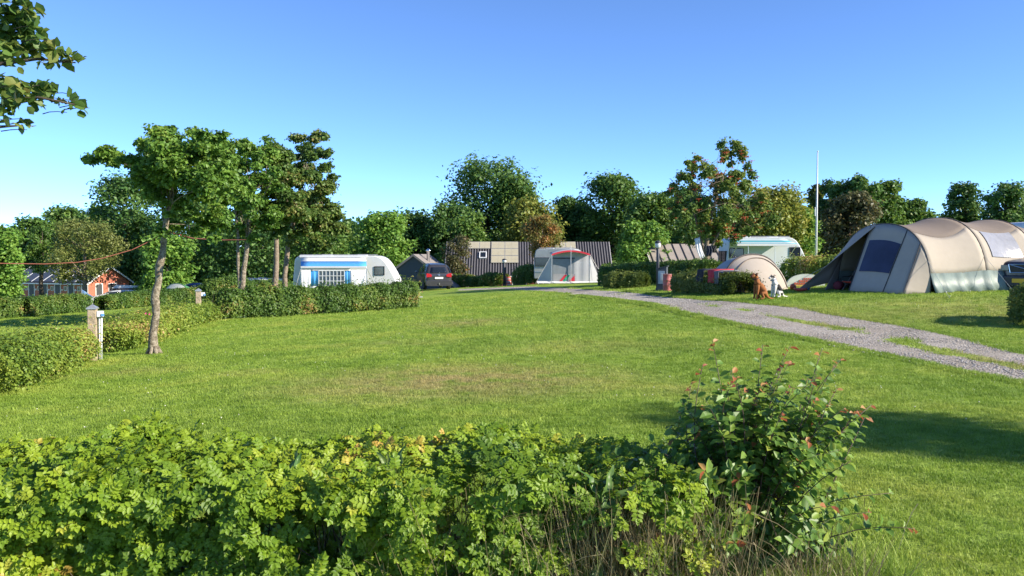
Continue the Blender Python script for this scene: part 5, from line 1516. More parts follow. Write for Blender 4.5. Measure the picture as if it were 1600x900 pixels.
# pale ribbed roof behind the rowan
def pale_roof():
    d = 64
    b = at(1072, 398, d)
    zb = gz(b.x, d) - .4
    ridge = at(1072, 381, d + 2).z - zb; eave = at(1072, 410, d).z - zb
    t, roofs, k = gable_house('pale_roof_hut', 'hut with pale beige ribbed roof half hidden behind the berry-laden rowan', (b.x, d + 2.4, zb), R(4), 5.4, 4.6, max(.9, eave), ridge, BRICK, paint('pale_roof_sheet', (.27, .235, .205), .7, .1, 2), .25)
    sl = math.atan(k); y1 = -(2.3 + .25); z1 = ridge - k * 2.55
    B = Matrix.Translation((0, y1, z1)) @ Matrix.Rotation(sl, 4, 'X')
    for i in range(9):
        x = -2.7 + i * .68
        MB().box(x - .035, x + .035, .02, 2.55 / math.cos(sl) - .03, 0, .05, B).build('roof_batten', PLASTIC_B, roofs[0])
pale_roof()

# ================================================================== tents
BEIGE = paint('canvas_beige', (.325, .285, .235), .9, .05, 2.5, bump=.45, bscale=2.2)
TAUPE = paint('canvas_taupe', (.150, .120, .100), .9, .05, 2.5, bump=.45, bscale=2.2)
GREYT = paint('canvas_grey', (.36, .305, .265), .9, .06, 2.5, bump=.45, bscale=2.4)
SKIRT = paint('skirt_green', (.155, .20, .182), .55, .08, 3, bump=.5, bscale=5)
CLEAR = paint('clear_sheet', (.27, .27, .29), .12, .12, 5, bump=.35, bscale=7, spec=.7)
NAVY = paint('tinted_sheet', (.030, .032, .065), .25, .3, 1.6, bump=.3, bscale=5, spec=.45)
SEAM = paint('dark_seam', (.05, .048, .05), .8)
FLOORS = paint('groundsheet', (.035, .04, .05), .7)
PEG_M = paint('peg_plastic', (.5, .5, .46), .5)
def tunnel_tent():
    ph = R(20)
    A = at(1412, 457, 21.5)
    perp = Vector((-math.sin(ph), math.cos(ph), 0))
    root = Vector((A.x, A.y, 0)) + perp * 1.75; root.z = gz(root.x, root.y)
    t = thing('tunnel_tent', 'big beige tunnel tent with green skirt and open grey front', 'tent', root, ph, 'tents')
    ax = Vector((math.cos(ph), math.sin(ph), 0))
    def lz(x, y):
        p = root + ax * x + perp * y
        return gz(p.x, p.y) - root.z
    AR = [(.95, 1.93, 3.45), (2.95, 2.13, 3.5), (4.95, 2.10, 3.5), (7.2, 1.85, 3.3)]
    def arch(f, v):
        i = min(int(f), len(AR) - 2); g = f - i
        a, b = AR[i], AR[i + 1]
        x = a[0] + (b[0] - a[0]) * g; h = (a[1] + (b[1] - a[1]) * g) * (1 - .055 * math.sin(math.pi * g)); w_ = (a[2] + (b[2] - a[2]) * g) * (1 - .05 * math.sin(math.pi * g))
        c, s = math.cos(math.pi * v), math.sin(math.pi * v)
        y = -(w_ / 2) * math.copysign(abs(c) ** .86, c); z = h * s ** .80
        return Vector((x, y, z + lz(x, y) * (1 - s)))
    nx = 12
    def vb(f): return .315 - .05 * math.sin(math.pi * (f % 1))
    def strip(v0, v1, nm, m, f0=0, f1=3, nv=8):
        rows = []
        n = int(nx * (f1 - f0))
        for i in range(n + 1):
            f = f0 + (f1 - f0) * i / n
            a = v0(f) if callable(v0) else v0; b = v1(f) if callable(v1) else v1
            rows.append([arch(f, a + (b - a) * k / nv) for k in range(nv + 1)])
        return MB().grid(rows).build(nm, m, t, smooth=True, solid=.006)
    for i in range(3):
        strip(.06, vb, 'side_panel', BEIGE, i, i + 1); strip(vb, lambda f: 1 - vb(f), 'roof_panel', TAUPE, i, i + 1, 12); strip(lambda f: 1 - vb(f), .93, 'side_panel', BEIGE, i, i + 1)
    # side window between second and third arch
    rows = []
    for i in range(9):
        f = 1.18 + .58 * i / 8
        rows.append([arch(f, .125 + (.285 - .125) * k / 6) + Vector((0, -.022, .012)) for k in range(7)])
    MB().grid(rows).build('side_window', CLEAR, t, smooth=True)
    # skirt pegged out along the ground, with folds
    for s in (0, 1):
        rows = []
        for i in range(61):
            f = 3 * i / 60
            p = arch(f, .064 if s == 0 else .925)
            q = p.copy(); out = -1 if s == 0 else 1
            q.y += out * (.20 + .05 * math.sin(i * 1.3)); q.z = lz(q.x, q.y) + .01
            mid = p.lerp(q, .5) + Vector((0, -out * .03 * math.sin(i * 2.1), -.03))
            rows.append([p, mid, q])
        MB().grid(rows).build('mud_skirt', SKIRT, t, smooth=True, solid=.005)
    for i in range(4):
        MB().tube([arch(min(2.999, i), k / 28) + Vector((0, 0, .008)) for k in range(29)], .013, 6).build('pole_seam', SEAM if i == 0 else TAUPE, t, smooth=True)
    # rear end
    rows = [[arch(2.999, k / 16) for k in range(17)], [Vector((8.0, -1.2 + 2.4 * k / 16, lz(8.0, 0))) for k in range(17)]]
    MB().grid(rows).build('rear_panel', BEIGE, t)
    # sloping front
    base = [(0.0, (.95, -1.72)), (.22, (.12, -1.62)), (.5, (-.02, -.1)), (.80, (.0, 1.5)), (1.0, (.95, 1.72))]
    def fb(v):
        for (a, p), (b, q) in zip(base[:-1], base[1:]):
            if v <= b + 1e-6:
                g = (v - a) / (b - a); x = p[0] + (q[0] - p[0]) * g; y = p[1] + (q[1] - p[1]) * g
                return Vector((x, y, lz(x, y)))
    def fr(v, s, o=0.0):
        p = arch(0, v).lerp(fb(v), s)
        return p + Vector((-o, -o * .3, o * .3))
    def fpanel(v0, v1, s0, s1, nm, m, o=0.0, n=10, solid=.006):
        return MB().grid([[fr(v0 + (v1 - v0) * i / n, s0 + (s1 - s0) * k / n, o) for k in range(n + 1)] for i in range(n + 1)]).build(nm, m, t, smooth=True, solid=solid)
    fpanel(.0, .22, 0, 1, 'front_side', BEIGE)
    fpanel(.22, .56, 0, 1, 'front_panel', GREYT)
    fpanel(.345, .535, .24, .70, 'front_window', NAVY, .02, 10, 0)
    for v in (.22, .34, .56): MB().tube([fr(v, k / 10, .012) for k in range(11)], .012, 6).build('seam', SEAM, t)
    fpanel(.86, 1.0, .0, 1, 'front_side', GREYT)
    # open door flap pulled out to a peg
    peg = Vector((-.62, 1.72, 0)); peg.z = lz(peg.x, peg.y) + .03
    top = fr(.53, .03, .03)
    rows = []
    for i in range(15):
        v = .53 + .37 * i / 14
        a = fr(v, 0, .01); b = top.lerp(peg, (i / 14) ** 1.0)
        rows.append([a.lerp(b, k / 5) + Vector((0, 0, -.04 * math.sin(math.pi * k / 5))) for k in range(6)])
    rows.append([fr(.93, .55, .01).lerp(peg, k / 5) for k in range(6)])
    MB().grid(rows).build('door_flap', GREYT, t, smooth=True, solid=.006)
    # inside: floor and inner cabin
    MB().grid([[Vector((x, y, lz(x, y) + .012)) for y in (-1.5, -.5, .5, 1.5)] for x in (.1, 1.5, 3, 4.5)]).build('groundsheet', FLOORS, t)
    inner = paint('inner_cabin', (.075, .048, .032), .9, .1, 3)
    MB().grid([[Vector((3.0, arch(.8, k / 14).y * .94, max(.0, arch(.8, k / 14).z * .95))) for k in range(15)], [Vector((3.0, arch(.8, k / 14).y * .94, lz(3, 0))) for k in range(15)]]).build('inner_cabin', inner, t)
    for x, y, z, ex, ey in ((.95, -1.6, .9, .3, -2.9), (2.95, -1.66, 1.0, 2.8, -2.7), (4.95, -1.65, 1.0, 4.95, -2.7), (.95, 1.6, .95, -.3, 2.9)):
        MB().tube([(x, y, z), (ex, ey, lz(ex, ey) + .02)], .005, 4).build('guy_line', ROPE, t)
        MB().tube([(ex, ey, lz(ex, ey) - .05), (ex - .01, ey - .03, lz(ex, ey) + .07)], .008, 5).build('peg', PEG_M, t)
    for k in range(7):
        x = 1.2 + k * .85; y = -1.98
        MB().tube([(x, y, lz(x, y) - .04), (x, y - .02, lz(x, y) + .06)], .012, 5).build('peg', PEG_M, t)
    return root, ax, perp, lz
tr_, ta_, tp_, tlz = tunnel_tent()
def in_tent(x, y, dz=0.012): 
    p = tr_ + ta_ * x + tp_ * y; return Vector((p.x, p.y, gz(p.x, p.y) + dz))
# things in the tent mouth
def camp_chair():
    p = in_tent(.75, .75)
    t = thing('camp_chair', 'low red fabric camping chair in the open tent mouth', 'chair', p, R(35))
    red = paint('chair_red', (.50, .06, .03), .8, .1, 5)
    MB().grid([[Vector((x, y, .24 - .05 * math.sin(math.pi * (x + .3) / .6) + .03 * abs(y))) for y in (-.27, 0, .27)] for x in (-.3, -.1, .1, .3)]).build('seat', red, t, smooth=True, solid=.02)
    MB().grid([[Vector((.30 + .12 * f, y, .24 + .36 * f)) for y in (-.27, 0, .27)] for f in (0, .3, .6, 1)]).build('backrest', red, t, smooth=True, solid=.02)
    for y in (-.27, .27):
        MB().tube([(-.28, y, 0), (.42, y, .62)], .011, 6).build('leg', STEEL, t); MB().tube([(.32, y, 0), (-.3, y, .26)], .011, 6).build('leg', STEEL, t)
        MB().tube([(-.3, y, .38), (.28, y, .40)], .014, 6).build('armrest', PLASTIC_B, t)
camp_chair()
def duffel(name, label, loc, rz, L, r, m, cat='bag'):
    t = thing(name, label, cat, loc, rz)
    pf = [(.02, -L / 2), (r * .7, -L / 2 + .01), (r, -L / 2 + .07), (r * 1.04, 0), (r, L / 2 - .07), (r * .7, L / 2 - .01), (.02, L / 2)]
    MB().lathe(pf, 16, (0, 0, r * .95), Matrix.Rotation(math.pi / 2, 4, 'Y') @ Matrix.Scale(.95, 4)).build('body', m, t, smooth=True)
    for s in (-1, 1): MB().tube([(-L * .22, s * r * .4, r * 1.8), (-L * .15, s * r * .3, r * 2.35), (L * .15, s * r * .3, r * 2.35), (L * .22, s * r * .4, r * 1.8)], .012, 6).build('handle', SEAM, t)
duffel('duffel_bag', 'dark red duffel bag on the groundsheet beside the red chair', in_tent(.55, 1.25), R(60), .55, .14, paint('bag_red', (.16, .02, .03), .8))
duffel('duffel_bag', 'black bag with yellow rim just behind the tent front panel', in_tent(.45, .25), R(100), .5, .15, paint('bag_black', (.02, .02, .022), .7))

def dome_tent(name, label, loc, rz, w_, h, back, front, m_back, m_front, seam, door=True, group='tents'):
    t = thing(name, label, 'tent', loc, rz, group)
    def arch(v):
        c, s = math.cos(math.pi * v), math.sin(math.pi * v)
        return Vector((-(w_ / 2) * math.copysign(abs(c) ** .9, c), 0, h * s ** .85))
    def pt(v, u, b):
        p = arch(v); s = math.sin(math.pi * v)
        q = Vector((p.x * .94, b * (s ** .7), 0))
        bulge = (.16 if b < 0 else .34) * math.sin(math.pi * u) * s
        return p.lerp(q, u) + Vector((0, b * bulge * .8, h * bulge * .7))
    MB().grid([[pt(v / 20, u / 10, back) for v in range(21)] for u in range(11)]).build('back_shell', m_back, t, smooth=True)
    MB().grid([[pt(v / 20, u / 10, -front) for v in range(21)] for u in range(11)]).build('front_panel', m_front, t, smooth=True)
    MB().tube([pt(v / 28, 0, 0) + Vector((0, 0, .012)) for v in range(29)], .032, 6).build('arch_pole', seam, t, smooth=True)
    if door:
        MB().tube([pt(.24 + .50 * v / 20, .30 - .16 * math.sin(math.pi * v / 20) + (max(0, v - 12) / 8) ** 2 * .62, -front) + Vector((0, -.015, .01)) for v in range(21)], .018, 6).build('door_zip', TAUPE, t)
    MB().grid([[Vector((x * w_ / 2, y, .01)) for x in (-.95, 0, .95)] for y in (-front * .9, back * .9)]).build('groundsheet', FLOORS, t)
    return t
dl = foot(1176, 27)
DOMEG = paint('dome_grey', (.30, .30, .31), .75, .06, 3, bump=.15, bscale=8)
DOMEC = paint('dome_cream', (.375, .33, .282), .85, .05, 3, bump=.15, bscale=8, trans=.1)
dome_tent('dome_tent', 'small dome tent with cream front, grey back and dark arch behind the dogs', (dl.x + .05, 27.2, dl.z), R(24), 2.45, at(1176, 398, 27).z - dl.z, 1.5, .95, DOMEG, DOMEC, paint('dome_pole', (.055, .045, .045), .7))
gd = foot(276, 63)
gtop = at(276, 443, 63).z
dome_tent('dome_tent', 'green and grey dome tent beyond the lower field', (gd.x, 63, gtop - 1.45), R(-20), 2.7, 1.45, 1.3, 1.0, paint('tent_green', (.06, .20, .07), .7), paint('tent_greygreen', (.30, .33, .31), .7), paint('tent_green_pole', (.05, .16, .06), .7), door=False)

# awning tent with red edging and coloured flashes
def awning_tent():
    d = 52.0
    b = foot(890, d)
    t = thing('awning_tent', 'grey awning tent with red edging and red and green flashes', 'tent', b, 0, 'tents')
    X = lambda px, dd=d: (px - 800) / F * dd - b.x
    Z = lambda py, dd=d: at(890, py, dd).z - b.z
    cv = paint('awning_canvas', (.42, .43, .455), .85, .06, 2, bump=.3, bscale=4, trans=.08); dk = paint('awning_lower', (.27, .27, .29), .85)
    red = paint('trim_red', (.55, .025, .045), .6); grn = paint('flash_green', (.04, .36, .22), .6); vin = paint('awning_vinyl', (.20, .22, .24), .3)
    xl, xr = X(861), X(921); dep = .55
    zs, zp = Z(397.5), Z(391.5)
    def ez(x): return zs + (zp - zs) * max(0, math.sin(math.pi * (x - xl) / (xr - xl))) ** .9
    n = 16
    xs = [xl + (xr - xl) * k / n for k in range(n + 1)]
    MB().grid([[Vector((x, y, ez(x) + .10 * (y + dep) / 3)) for x in xs] for y in (-dep, 0, 1.2, 2.4)]).build('roof', cv, t, smooth=True, solid=.008)
    MB().grid([[Vector((x, -dep - .012, ez(x) + dz)) for x in xs] for dz in (.02, -.09)]).build('red_edging', red, t, solid=.01)
    # front wall, set back under the roof
    MB().grid([[Vector((x, .0 + .02 * math.sin(k * 1.7), z if z < 1 else ez(x) + .02)) for k, x in enumerate(xs)] for z in (.12, .5, .9, 2)]).build('front_wall', cv, t, smooth=True)
    MB().grid([[Vector((x, -.03 - .15 * (1 - f), .0 + .13 * f)) for x in [X(839) + (X(940) - X(839)) * k / 8 for k in range(9)]] for f in (0, 1)]).build('mud_skirt', paint('skirt_white', (.55, .56, .56), .6), t)
    for px0, px1, back in ((861, 839, .7), (921, 940, .35)):
        MB().grid([[Vector((X(px0), .0, .02)).lerp(Vector((X(px0), .0, zs)), f).lerp(Vector((X(px1), back, .02)).lerp(Vector((X(px0), .0, zs)), f), g) for g in (0, .33, .66, 1)] for f in (0, .25, .5, .75, 1)]).build('storm_wing', cv, t, smooth=True)
    MB().box(X(863), X(898), -.05, -.03, Z(404.5), Z(402.5)).build('blind', paint('blind_dark', (.07, .08, .09), .7), t)
    MB().box(X(864), X(897), -.042, -.03, Z(428), Z(405)).build('window_sheet', vin, t)
    low = MB().box(X(864), X(898.5), -.045, -.031, Z(439.5), Z(428)).build('lower_panel', dk, t)
    def flash(q, m): MB().prism([(X(px), Z(py)) for px, py in q], -.058, -.047).build('flash', m, low)
    flash([(874, 439.3), (882, 429.5), (886, 429.5), (878, 439.3)], red); flash([(879, 439.3), (887, 429.5), (891.5, 429.5), (883.5, 439.3)], grn); flash([(889, 439.3), (897.5, 430.5), (898, 439.3)], red)
    for px in (861.5, 891, 920.5): MB().tube([(X(px), -dep, 0), (X(px), -dep, ez(X(px)) + .0)], .022, 8).build('pole', ALU, t)
    MB().tube([(X(891), -dep, ez(X(891)) + .02), (X(891), -dep, ez(X(891)) + .3)], .02, 6).build('pole_tip', WHITE, t)
    for px, q, y in ((861, 836, -1.2), (921, 945, -1.2), (921, 948, -.2), (921, 943, .6)): MB().tube([(X(px), -dep if y < -1 else 0, zs - .05), (X(q), y, .02)], .009, 4).build('guy_line', ROPE, t)
awning_tent()

# windbreak, small white tent and bits by the cabins
wb = foot(140, 70); wz = at(140, 452, 70).z
t = thing('windbreak', 'blue patterned windbreak cloth leaning by the red brick cabins', 'windbreak', (wb.x, 70, wz - 1.3), R(15))
MB().grid([[Vector((-.6 + 1.5 * k / 6, .05 * math.sin(k), z - .18 * k * (z > .5))) for k in range(7)] for z in (.1, .7, 1.3)]).build('cloth', paint('cloth_blue', (.08, .16, .30), .8, .5, 6), t, smooth=True, solid=.01)
for x in (-.6, .9): MB().tube([(x, 0, 0), (x, 0, 1.35 if x < 0 else .35)], .015, 6).build('pole', PEG, t)
pt_ = foot(158, 68); pz = at(158, 459, 68).z
t = thing('canopy_tent', 'small pale canopy tent between the windbreak and the white car', 'tent', (pt_.x, 68, pz - 1.2), R(10), 'tents')
MB().add([(-.9, -.7, .0), (.9, -.7, .0), (.9, .7, 0), (-.9, .7, 0), (-.55, 0, 1.0), (.55, 0, 1.25)], [(0, 1, 5, 4), (2, 3, 4, 5), (1, 2, 5), (3, 0, 4)]).build('canopy', paint('pale_cloth', (.5, .48, .46), .8), t)
for x, z in ((-.55, 1.0), (.55, 1.25)): MB().tube([(x, 0, 0), (x, 0, z)], .015, 6).build('pole', PEG, t)

# bright beach shelter lying between the tents, with toys
bs = foot(1258, 28.5)
def beach_shelter():
    t = thing('beach_shelter', 'half-round white and red pop-up beach shelter between the dome and tunnel tents', 'shelter', bs + Vector((0, 0, 0)), R(-4))
    wht = paint('shelter_white', (.55, .60, .56), .7, .1, 4); rd = paint('shelter_red', (.52, .10, .05), .7, .15, 5); yl = paint('shelter_yellow', (.62, .42, .08), .7, .15, 5)
    wd, h = 1.32, .46
    def p(a, r, y): return Vector((-math.cos(a) * wd / 2 * r, y - .25 * r * math.sin(a) * 0, math.sin(a) ** .8 * h * r if math.sin(a) > 0 else 0))
    n = 20
    MB().grid([[Vector((-math.cos(math.pi * k / n) * wd / 2 * (1 - .12 * j / 4), -.05 + .5 * j / 4, max(0, math.sin(math.pi * k / n)) ** .8 * h * (1 - .35 * (j / 4) ** 2))) for k in range(n + 1)] for j in range(5)]).build('shell', wht, t, smooth=True, solid=.006)
    MB().grid([[Vector((-math.cos(math.pi * k / n) * wd / 2 * r, -.055, max(0, math.sin(math.pi * k / n)) ** .8 * h * r)) for k in range(n + 1)] for r in (.02, .5, .985)]).build('front_cloth', wht, t, solid=.005)
    def shape(q, m, nm): MB().prism(q, -.075, -.062).build(nm, m, t)
    shape([(-.50, .03), (-.44, .075), (.26, .075), (.32, .03)], yl, 'yellow_band')
    for i in range(9):
        x = -.40 + i * .078; shape([(x, .09), (x + .01, .16), (x + .062, .16), (x + .056, .09)], rd, 'red_mark')
    for i in range(6):
        x = -.24 + i * .078; shape([(x, .185), (x + .01, .245), (x + .062, .245), (x + .056, .185)], rd, 'red_mark')
    for i in range(4): 
        x = -.08 + i * .07; shape([(x, .27), (x + .01, .32), (x + .056, .32), (x + .05, .27)], rd, 'red_mark')
    shape([(.24, .09), (.18, .33), (.26, .28), (.40, .09)], rd, 'red_patch')
beach_shelter()
def ball(name, label, p, r, m, sq=1.0, cat='toy'):
    o = MB().lathe([(r * math.sin(math.pi * k / 10) + .0005, -r * sq * math.cos(math.pi * k / 10)) for k in range(11)], 16).build(name, m, None, smooth=True)
    o.location = Vector(p) + Vector((0, 0, r * sq)); tag(o, label, cat)
    return o
q = foot(1257, 25.6); 
def bowl(name, label, p, r, h, m):
    o = MB().lathe([(r * .6, 0), (r * .95, h * .55), (r, h), (r * .92, h), (r * .85, h * .55), (r * .02, h * .12)], 20).build(name, m, None, smooth=True); o.location = p; tag(o, label, 'bowl')
bowl('food_bowl', 'flat red plastic bowl on the shaded grass before the beach shelter', foot(1251, 24.6) + Vector((0, 0, .01)), .2, .10, paint('toy_red', (.50, .07, .05), .4))
ball('play_ball', 'small blue ball beside the red bowl', foot(1260.5, 25.3), .11, paint('toy_blue', (.02, .10, .50), .35))
ball('play_ball', 'small orange-red ball left of the red bowl, near the dome tent', foot(1239, 26.0), .10, paint('toy_orange', (.52, .10, .03), .4))

# ================================================================== poles, posts, lamps, bins
def power_post(label, px, py_base, Y, py_top, sz, tilt=0.0, conduit=True):
    b = foot(px, Y); H = at(px, py_top, Y).z - b.z
    t = thing('power_post', label, 'post', b, R(12), 'camp power posts')
    wood = bark('post_wood', (.30, .24, .16), (.42, .34, .24), (.22, .17, .11), 5)
    h = sz / 2
    MB().prism(rounded([(-h, -h), (h, -h), (h, h), (-h, h)], .012, 2), -.1, H - .06, Matrix(((1, 0, 0, 0), (0, 0, 1, 0), (0, 1, 0, 0), (0, 0, 0, 1)))).build('post', wood, t)
    MB().add([(-h - .015, -h - .015, H - .06), (h + .015, -h - .015, H - .06), (h + .015, h + .015, H - .06), (-h - .015, h + .015, H - .06), (-h - .015, -h - .015, H - .035), (h + .015, -h - .015, H - .035), (h + .015, h + .015, H - .035), (-h - .015, h + .015, H - .035), (0, 0, H + .035)], [(3, 2, 1, 0), (0, 1, 5, 4), (1, 2, 6, 5), (2, 3, 7, 6), (3, 0, 4, 7), (4, 5, 8), (5, 6, 8), (6, 7, 8), (7, 4, 8)]).build('cap', ALU, t)
    bx = MB().box(h + .005, h + .115, -.06, .06, H - .22, H - .10).build('socket_box', paint('socket_grey', (.60, .61, .61), .5), t, bevel=.012)
    MB().box(h + .09, h + .15, -.075, -.062, H - .20, H - .15).build('socket_lid', paint('socket_blue', (.10, .28, .55), .4), bx, bevel=.006)
    if conduit:
        for dx in (.045, .085): MB().tube([(h + dx, 0, H - .24), (h + dx * .9, .0, .4), (h + dx * .75, .01, -.02)], .016, 8).build('conduit', paint('conduit_grey', (.55, .58, .60), .5), t, smooth=True)
    return t
power_post('wooden power post with grey conduit standing nearer, left of the crooked alder', 144, 567, 16, 478, .155)
power_post('wooden power post at the corner where the rose hedge meets the clipped hedge', 310, 507, 26, 452, .15, conduit=False)
def lamp(label, px, Y, py_top, py_head, r):
    b = foot(px, Y); H = at(px, py_top, Y).z - b.z
    t = thing('lamp_post', label, 'lamp post', b, 0, 'bollard lamps')
    dkm = paint('lamp_anthracite', (.028, .032, .042), .5, .15, 6)
    hh = at(px, py_head, Y).z - b.z
    MB().lathe([(r, -.1), (r, hh - .03), (r * .7, hh)], 16).build('post', dkm, t, smooth=True)
    g = MB().lathe([(r * .7, hh), (r * 1.7, hh + .05), (r * 1.85, hh + (H - hh) * .5), (r * 1.8, hh + (H - hh) * .62)], 20).build('lamp_shade', paint('opal_glass', (.58, .60, .60), .15, spec=.7), t, smooth=True)
    MB().lathe([(r * 1.95, hh + (H - hh) * .62), (r * 1.9, hh + (H - hh) * .75), (r * 1.2, H - .02), (.01, H)], 20).build('hood', dkm, t, smooth=True)
    MB().lathe([(r * 1.3, -.02), (r * 1.3, .10), (r, .12)], 16).build('collar', dkm, t)
    return t, b, H
lamp('dark bollard lamp beside the service box and barrel bin at the track', 1027.5, 33.2, 375.5, 388, .065)
lamp('small dark bollard lamp in front of the solar-roofed building', 788, 57, 404, 411, .085)
def service_box():
    b = foot(1034.5, 33.0); H = at(1034, 417, 33).z - b.z
    t = thing('service_box', 'dark grey service box with a pale panel between lamp and barrel bin', 'service box', b, R(-18))
    dk = paint('service_grey', (.06, .07, .085), .6, .12, 4)
    MB().prism([(-.18, -.05), (-.18, H - .10), (.20, H), (.20, -.05)], -.20, .20).build('cabinet', dk, t, bevel=.012)
    MB().prism([(-.22, H - .095), (.24, H + .02), (.24, H + .05), (-.22, H - .06)], -.24, .24).build('lid', dk, t)
    MB().box(-.13, .12, -.216, -.203, .28, H - .16).build('door', paint('service_panel', (.30, .38, .45), .3), t, bevel=.006)
    MB().box(-.04, .03, -.235, -.218, .42, H - .24).build('socket_strip', paint('service_white', (.55, .57, .57), .4), t)
service_box()
def barrel():
    b = foot(1042.5, 32.4); H = at(1042, 428.5, 32.4).z - b.z
    t = thing('barrel_bin', 'faded red steel barrel used as a bin beside the service box', 'bin', b)
    rd = paint('barrel_red', (.36, .10, .10), .6, .22, 5)
    r = .165
    prof = [(r, 0), (r, H * .02), (r * 1.03, H * .33), (r * 1.07, H * .345), (r * 1.03, H * .36), (r * 1.02, H * .64), (r * 1.06, H * .655), (r * 1.02, H * .67), (r * 1.02, H * .97), (r * 1.06, H * .985), (r * 1.05, H), (r * .94, H), (r * .94, H * .5), (.01, H * .5)]
    MB().lathe(prof, 24).build('drum', rd, t, smooth=True)
    MB().tube([(r * 1.05 * math.cos(a), r * 1.05 * math.sin(a), H) for a in [2 * math.pi * k / 24 for k in range(25)]], .012, 6).build('rim', paint('barrel_rim', (.30, .14, .14), .5), t)
barrel()
def striped_bin():
    b = foot(795.5, 56); H = at(795, 432.5, 56).z - b.z
    t = thing('striped_bin', 'small red and white striped litter bin leaning by the far bollard lamp', 'bin', b)
    rd = paint('bin_red', (.50, .10, .07), .5); wt = paint('bin_white', (.42, .30, .28), .5)
    M = Matrix.Rotation(R(-6), 4, 'Y')
    n = 6
    for k in range(n):
        MB().lathe([(.15 + .004 * k, H * k / n), (.15 + .004 * (k + 1), H * (k + 1) / n - .002)], 18, (0, 0, 0), M).build('stripe', rd if k % 2 else wt, t, smooth=True)
    MB().tube([(-.22, 0, -.05), (-.22, 0, H * 1.1)], .03, 8).build('holder', PLASTIC_B, t)
striped_bin()
def flagpole():
    b = foot(1274.5, 50); H = at(1274, 238, 50).z - b.z
    t = thing('flagpole', 'tall slim white flagpole behind the rose bushes', 'flagpole', b)
    MB().tube([(0, 0, -.1), (0, 0, H * .5), (0, 0, H)], [.062, .05, .026], 12).build('mast', paint('pole_white', (.62, .62, .62), .35), t, smooth=True)
    MB().lathe([(.01, 0), (.05, .03), (.05, .07), (.01, .10)], 10, (0, 0, H)).build('finial', WHITE, t, smooth=True)
    MB().box(-.12, -.07, -.03, .03, H * .50, H * .57).build('halyard_box', WHITE, t)
    MB().tube([(-.09, 0, .9), (-.08, 0, H * .5), (-.05, 0, H - .05)], .006, 4).build('halyard', ROPE, t)
flagpole()
def rope():
    red = paint('line_red', (.17, .050, .032), .8, .3, 30)
    pts = []
    ctl = [(-220, 398, 12.6), (-60, 409, 13.4), (0, 411.5, 13.9), (70, 412.5, 14.5), (120, 410, 15), (160, 403.5, 15.4), (207, 390, 16), (240, 374, 16.35), (259, 360, 16.5)]
    P = [at(*c) for c in ctl]
    o = MB().tube(P, .0085, 6).build('washing_line', red, None, smooth=True); tag(o, 'sagging reddish washing line running from the left edge to the crooked alder', 'washing line')
    P = [at(262, 362, 16.5), at(300, 372, 20.5), at(340, 375, 25), at(387, 374.5, 30)]
    o = MB().tube(P, .012, 6).build('washing_line', red, None, smooth=True); tag(o, 'short reddish washing line between the crooked alder and the twin-stemmed alder', 'washing line')
rope()
# washing on the rowan and on the hedge
def cloth(name, label, loc, w_, h, m, seed, rz=0, drape=None, cat='clothing'):
    pr = random.Random(seed)
    rows = []
    for j in range(9):
        f = j / 8
        rows.append([Vector((-w_ / 2 + w_ * k / 8 + .03 * math.sin(f * 5 + seed), drape(f)[0] + .03 * math.sin(k * 1.6 + seed + f * 2) if drape else .04 * math.sin(k * 1.6 + seed + f * 2), (drape(f)[1] if drape else -h * f) + .02 * math.sin(k * 2.3))) for k in range(9)])
    o = MB().grid(rows).build(name, m, None, smooth=True, solid=.012); o.location = loc; o.rotation_euler = (0, 0, rz); tag(o, label, cat)
    return o
tp = at(1089, 372, 41.2)
cw_ = paint('cloth_white', (.62, .64, .68), .9)
o = cloth('towel', 'long white towel hanging aslant from the rowan branches', tp, .30, 1.05, cw_, 2, R(20)); o.rotation_euler = (0, R(-17), R(20))
cloth('trousers', 'dark trousers hanging in the rowan right of the white towel', at(1108, 384, 41.3), .26, .5, paint('cloth_navy', (.02, .025, .045), .9), 5)
cloth('dark_shirt', 'dark shirt hanging in the rowan near the right caravan', at(1116, 384, 41.4), .22, .35, paint('cloth_dark', (.03, .03, .035), .9), 8)
def hd_(s, h0):
    def g(f):
        if f < .35: return (.1 - 2.1 * f, h0 + .05)
        return (-.635 - .03 * (f - .35), h0 + .04 - .62 * (f - .35))
    return g
jx = foot(1139, 26.3)
cloth('red_jacket', 'red jacket draped over the low clipped hedge beside the brown dog', jx + Vector((0, 0, .02)), .42, .5, paint('cloth_red', (.42, .03, .05), .85), 11, R(-75), drape=hd_(0, .70))
jx = foot(1120, 27.4)
cloth('dark_jacket', 'dark jacket draped over the low clipped hedge left of the red jacket', jx + Vector((0, 0, .02)), .45, .5, paint('cloth_black', (.02, .022, .035), .85), 13, R(-75), drape=hd_(0, .73))
jx = foot(1148, 25.8)
cloth('grey_sweater', 'grey sweater draped over the hedge end right of the red jacket', jx + Vector((0, 0, .02)), .28, .4, paint('cloth_grey', (.12, .12, .14), .85), 17, R(-75), drape=hd_(0, .66))

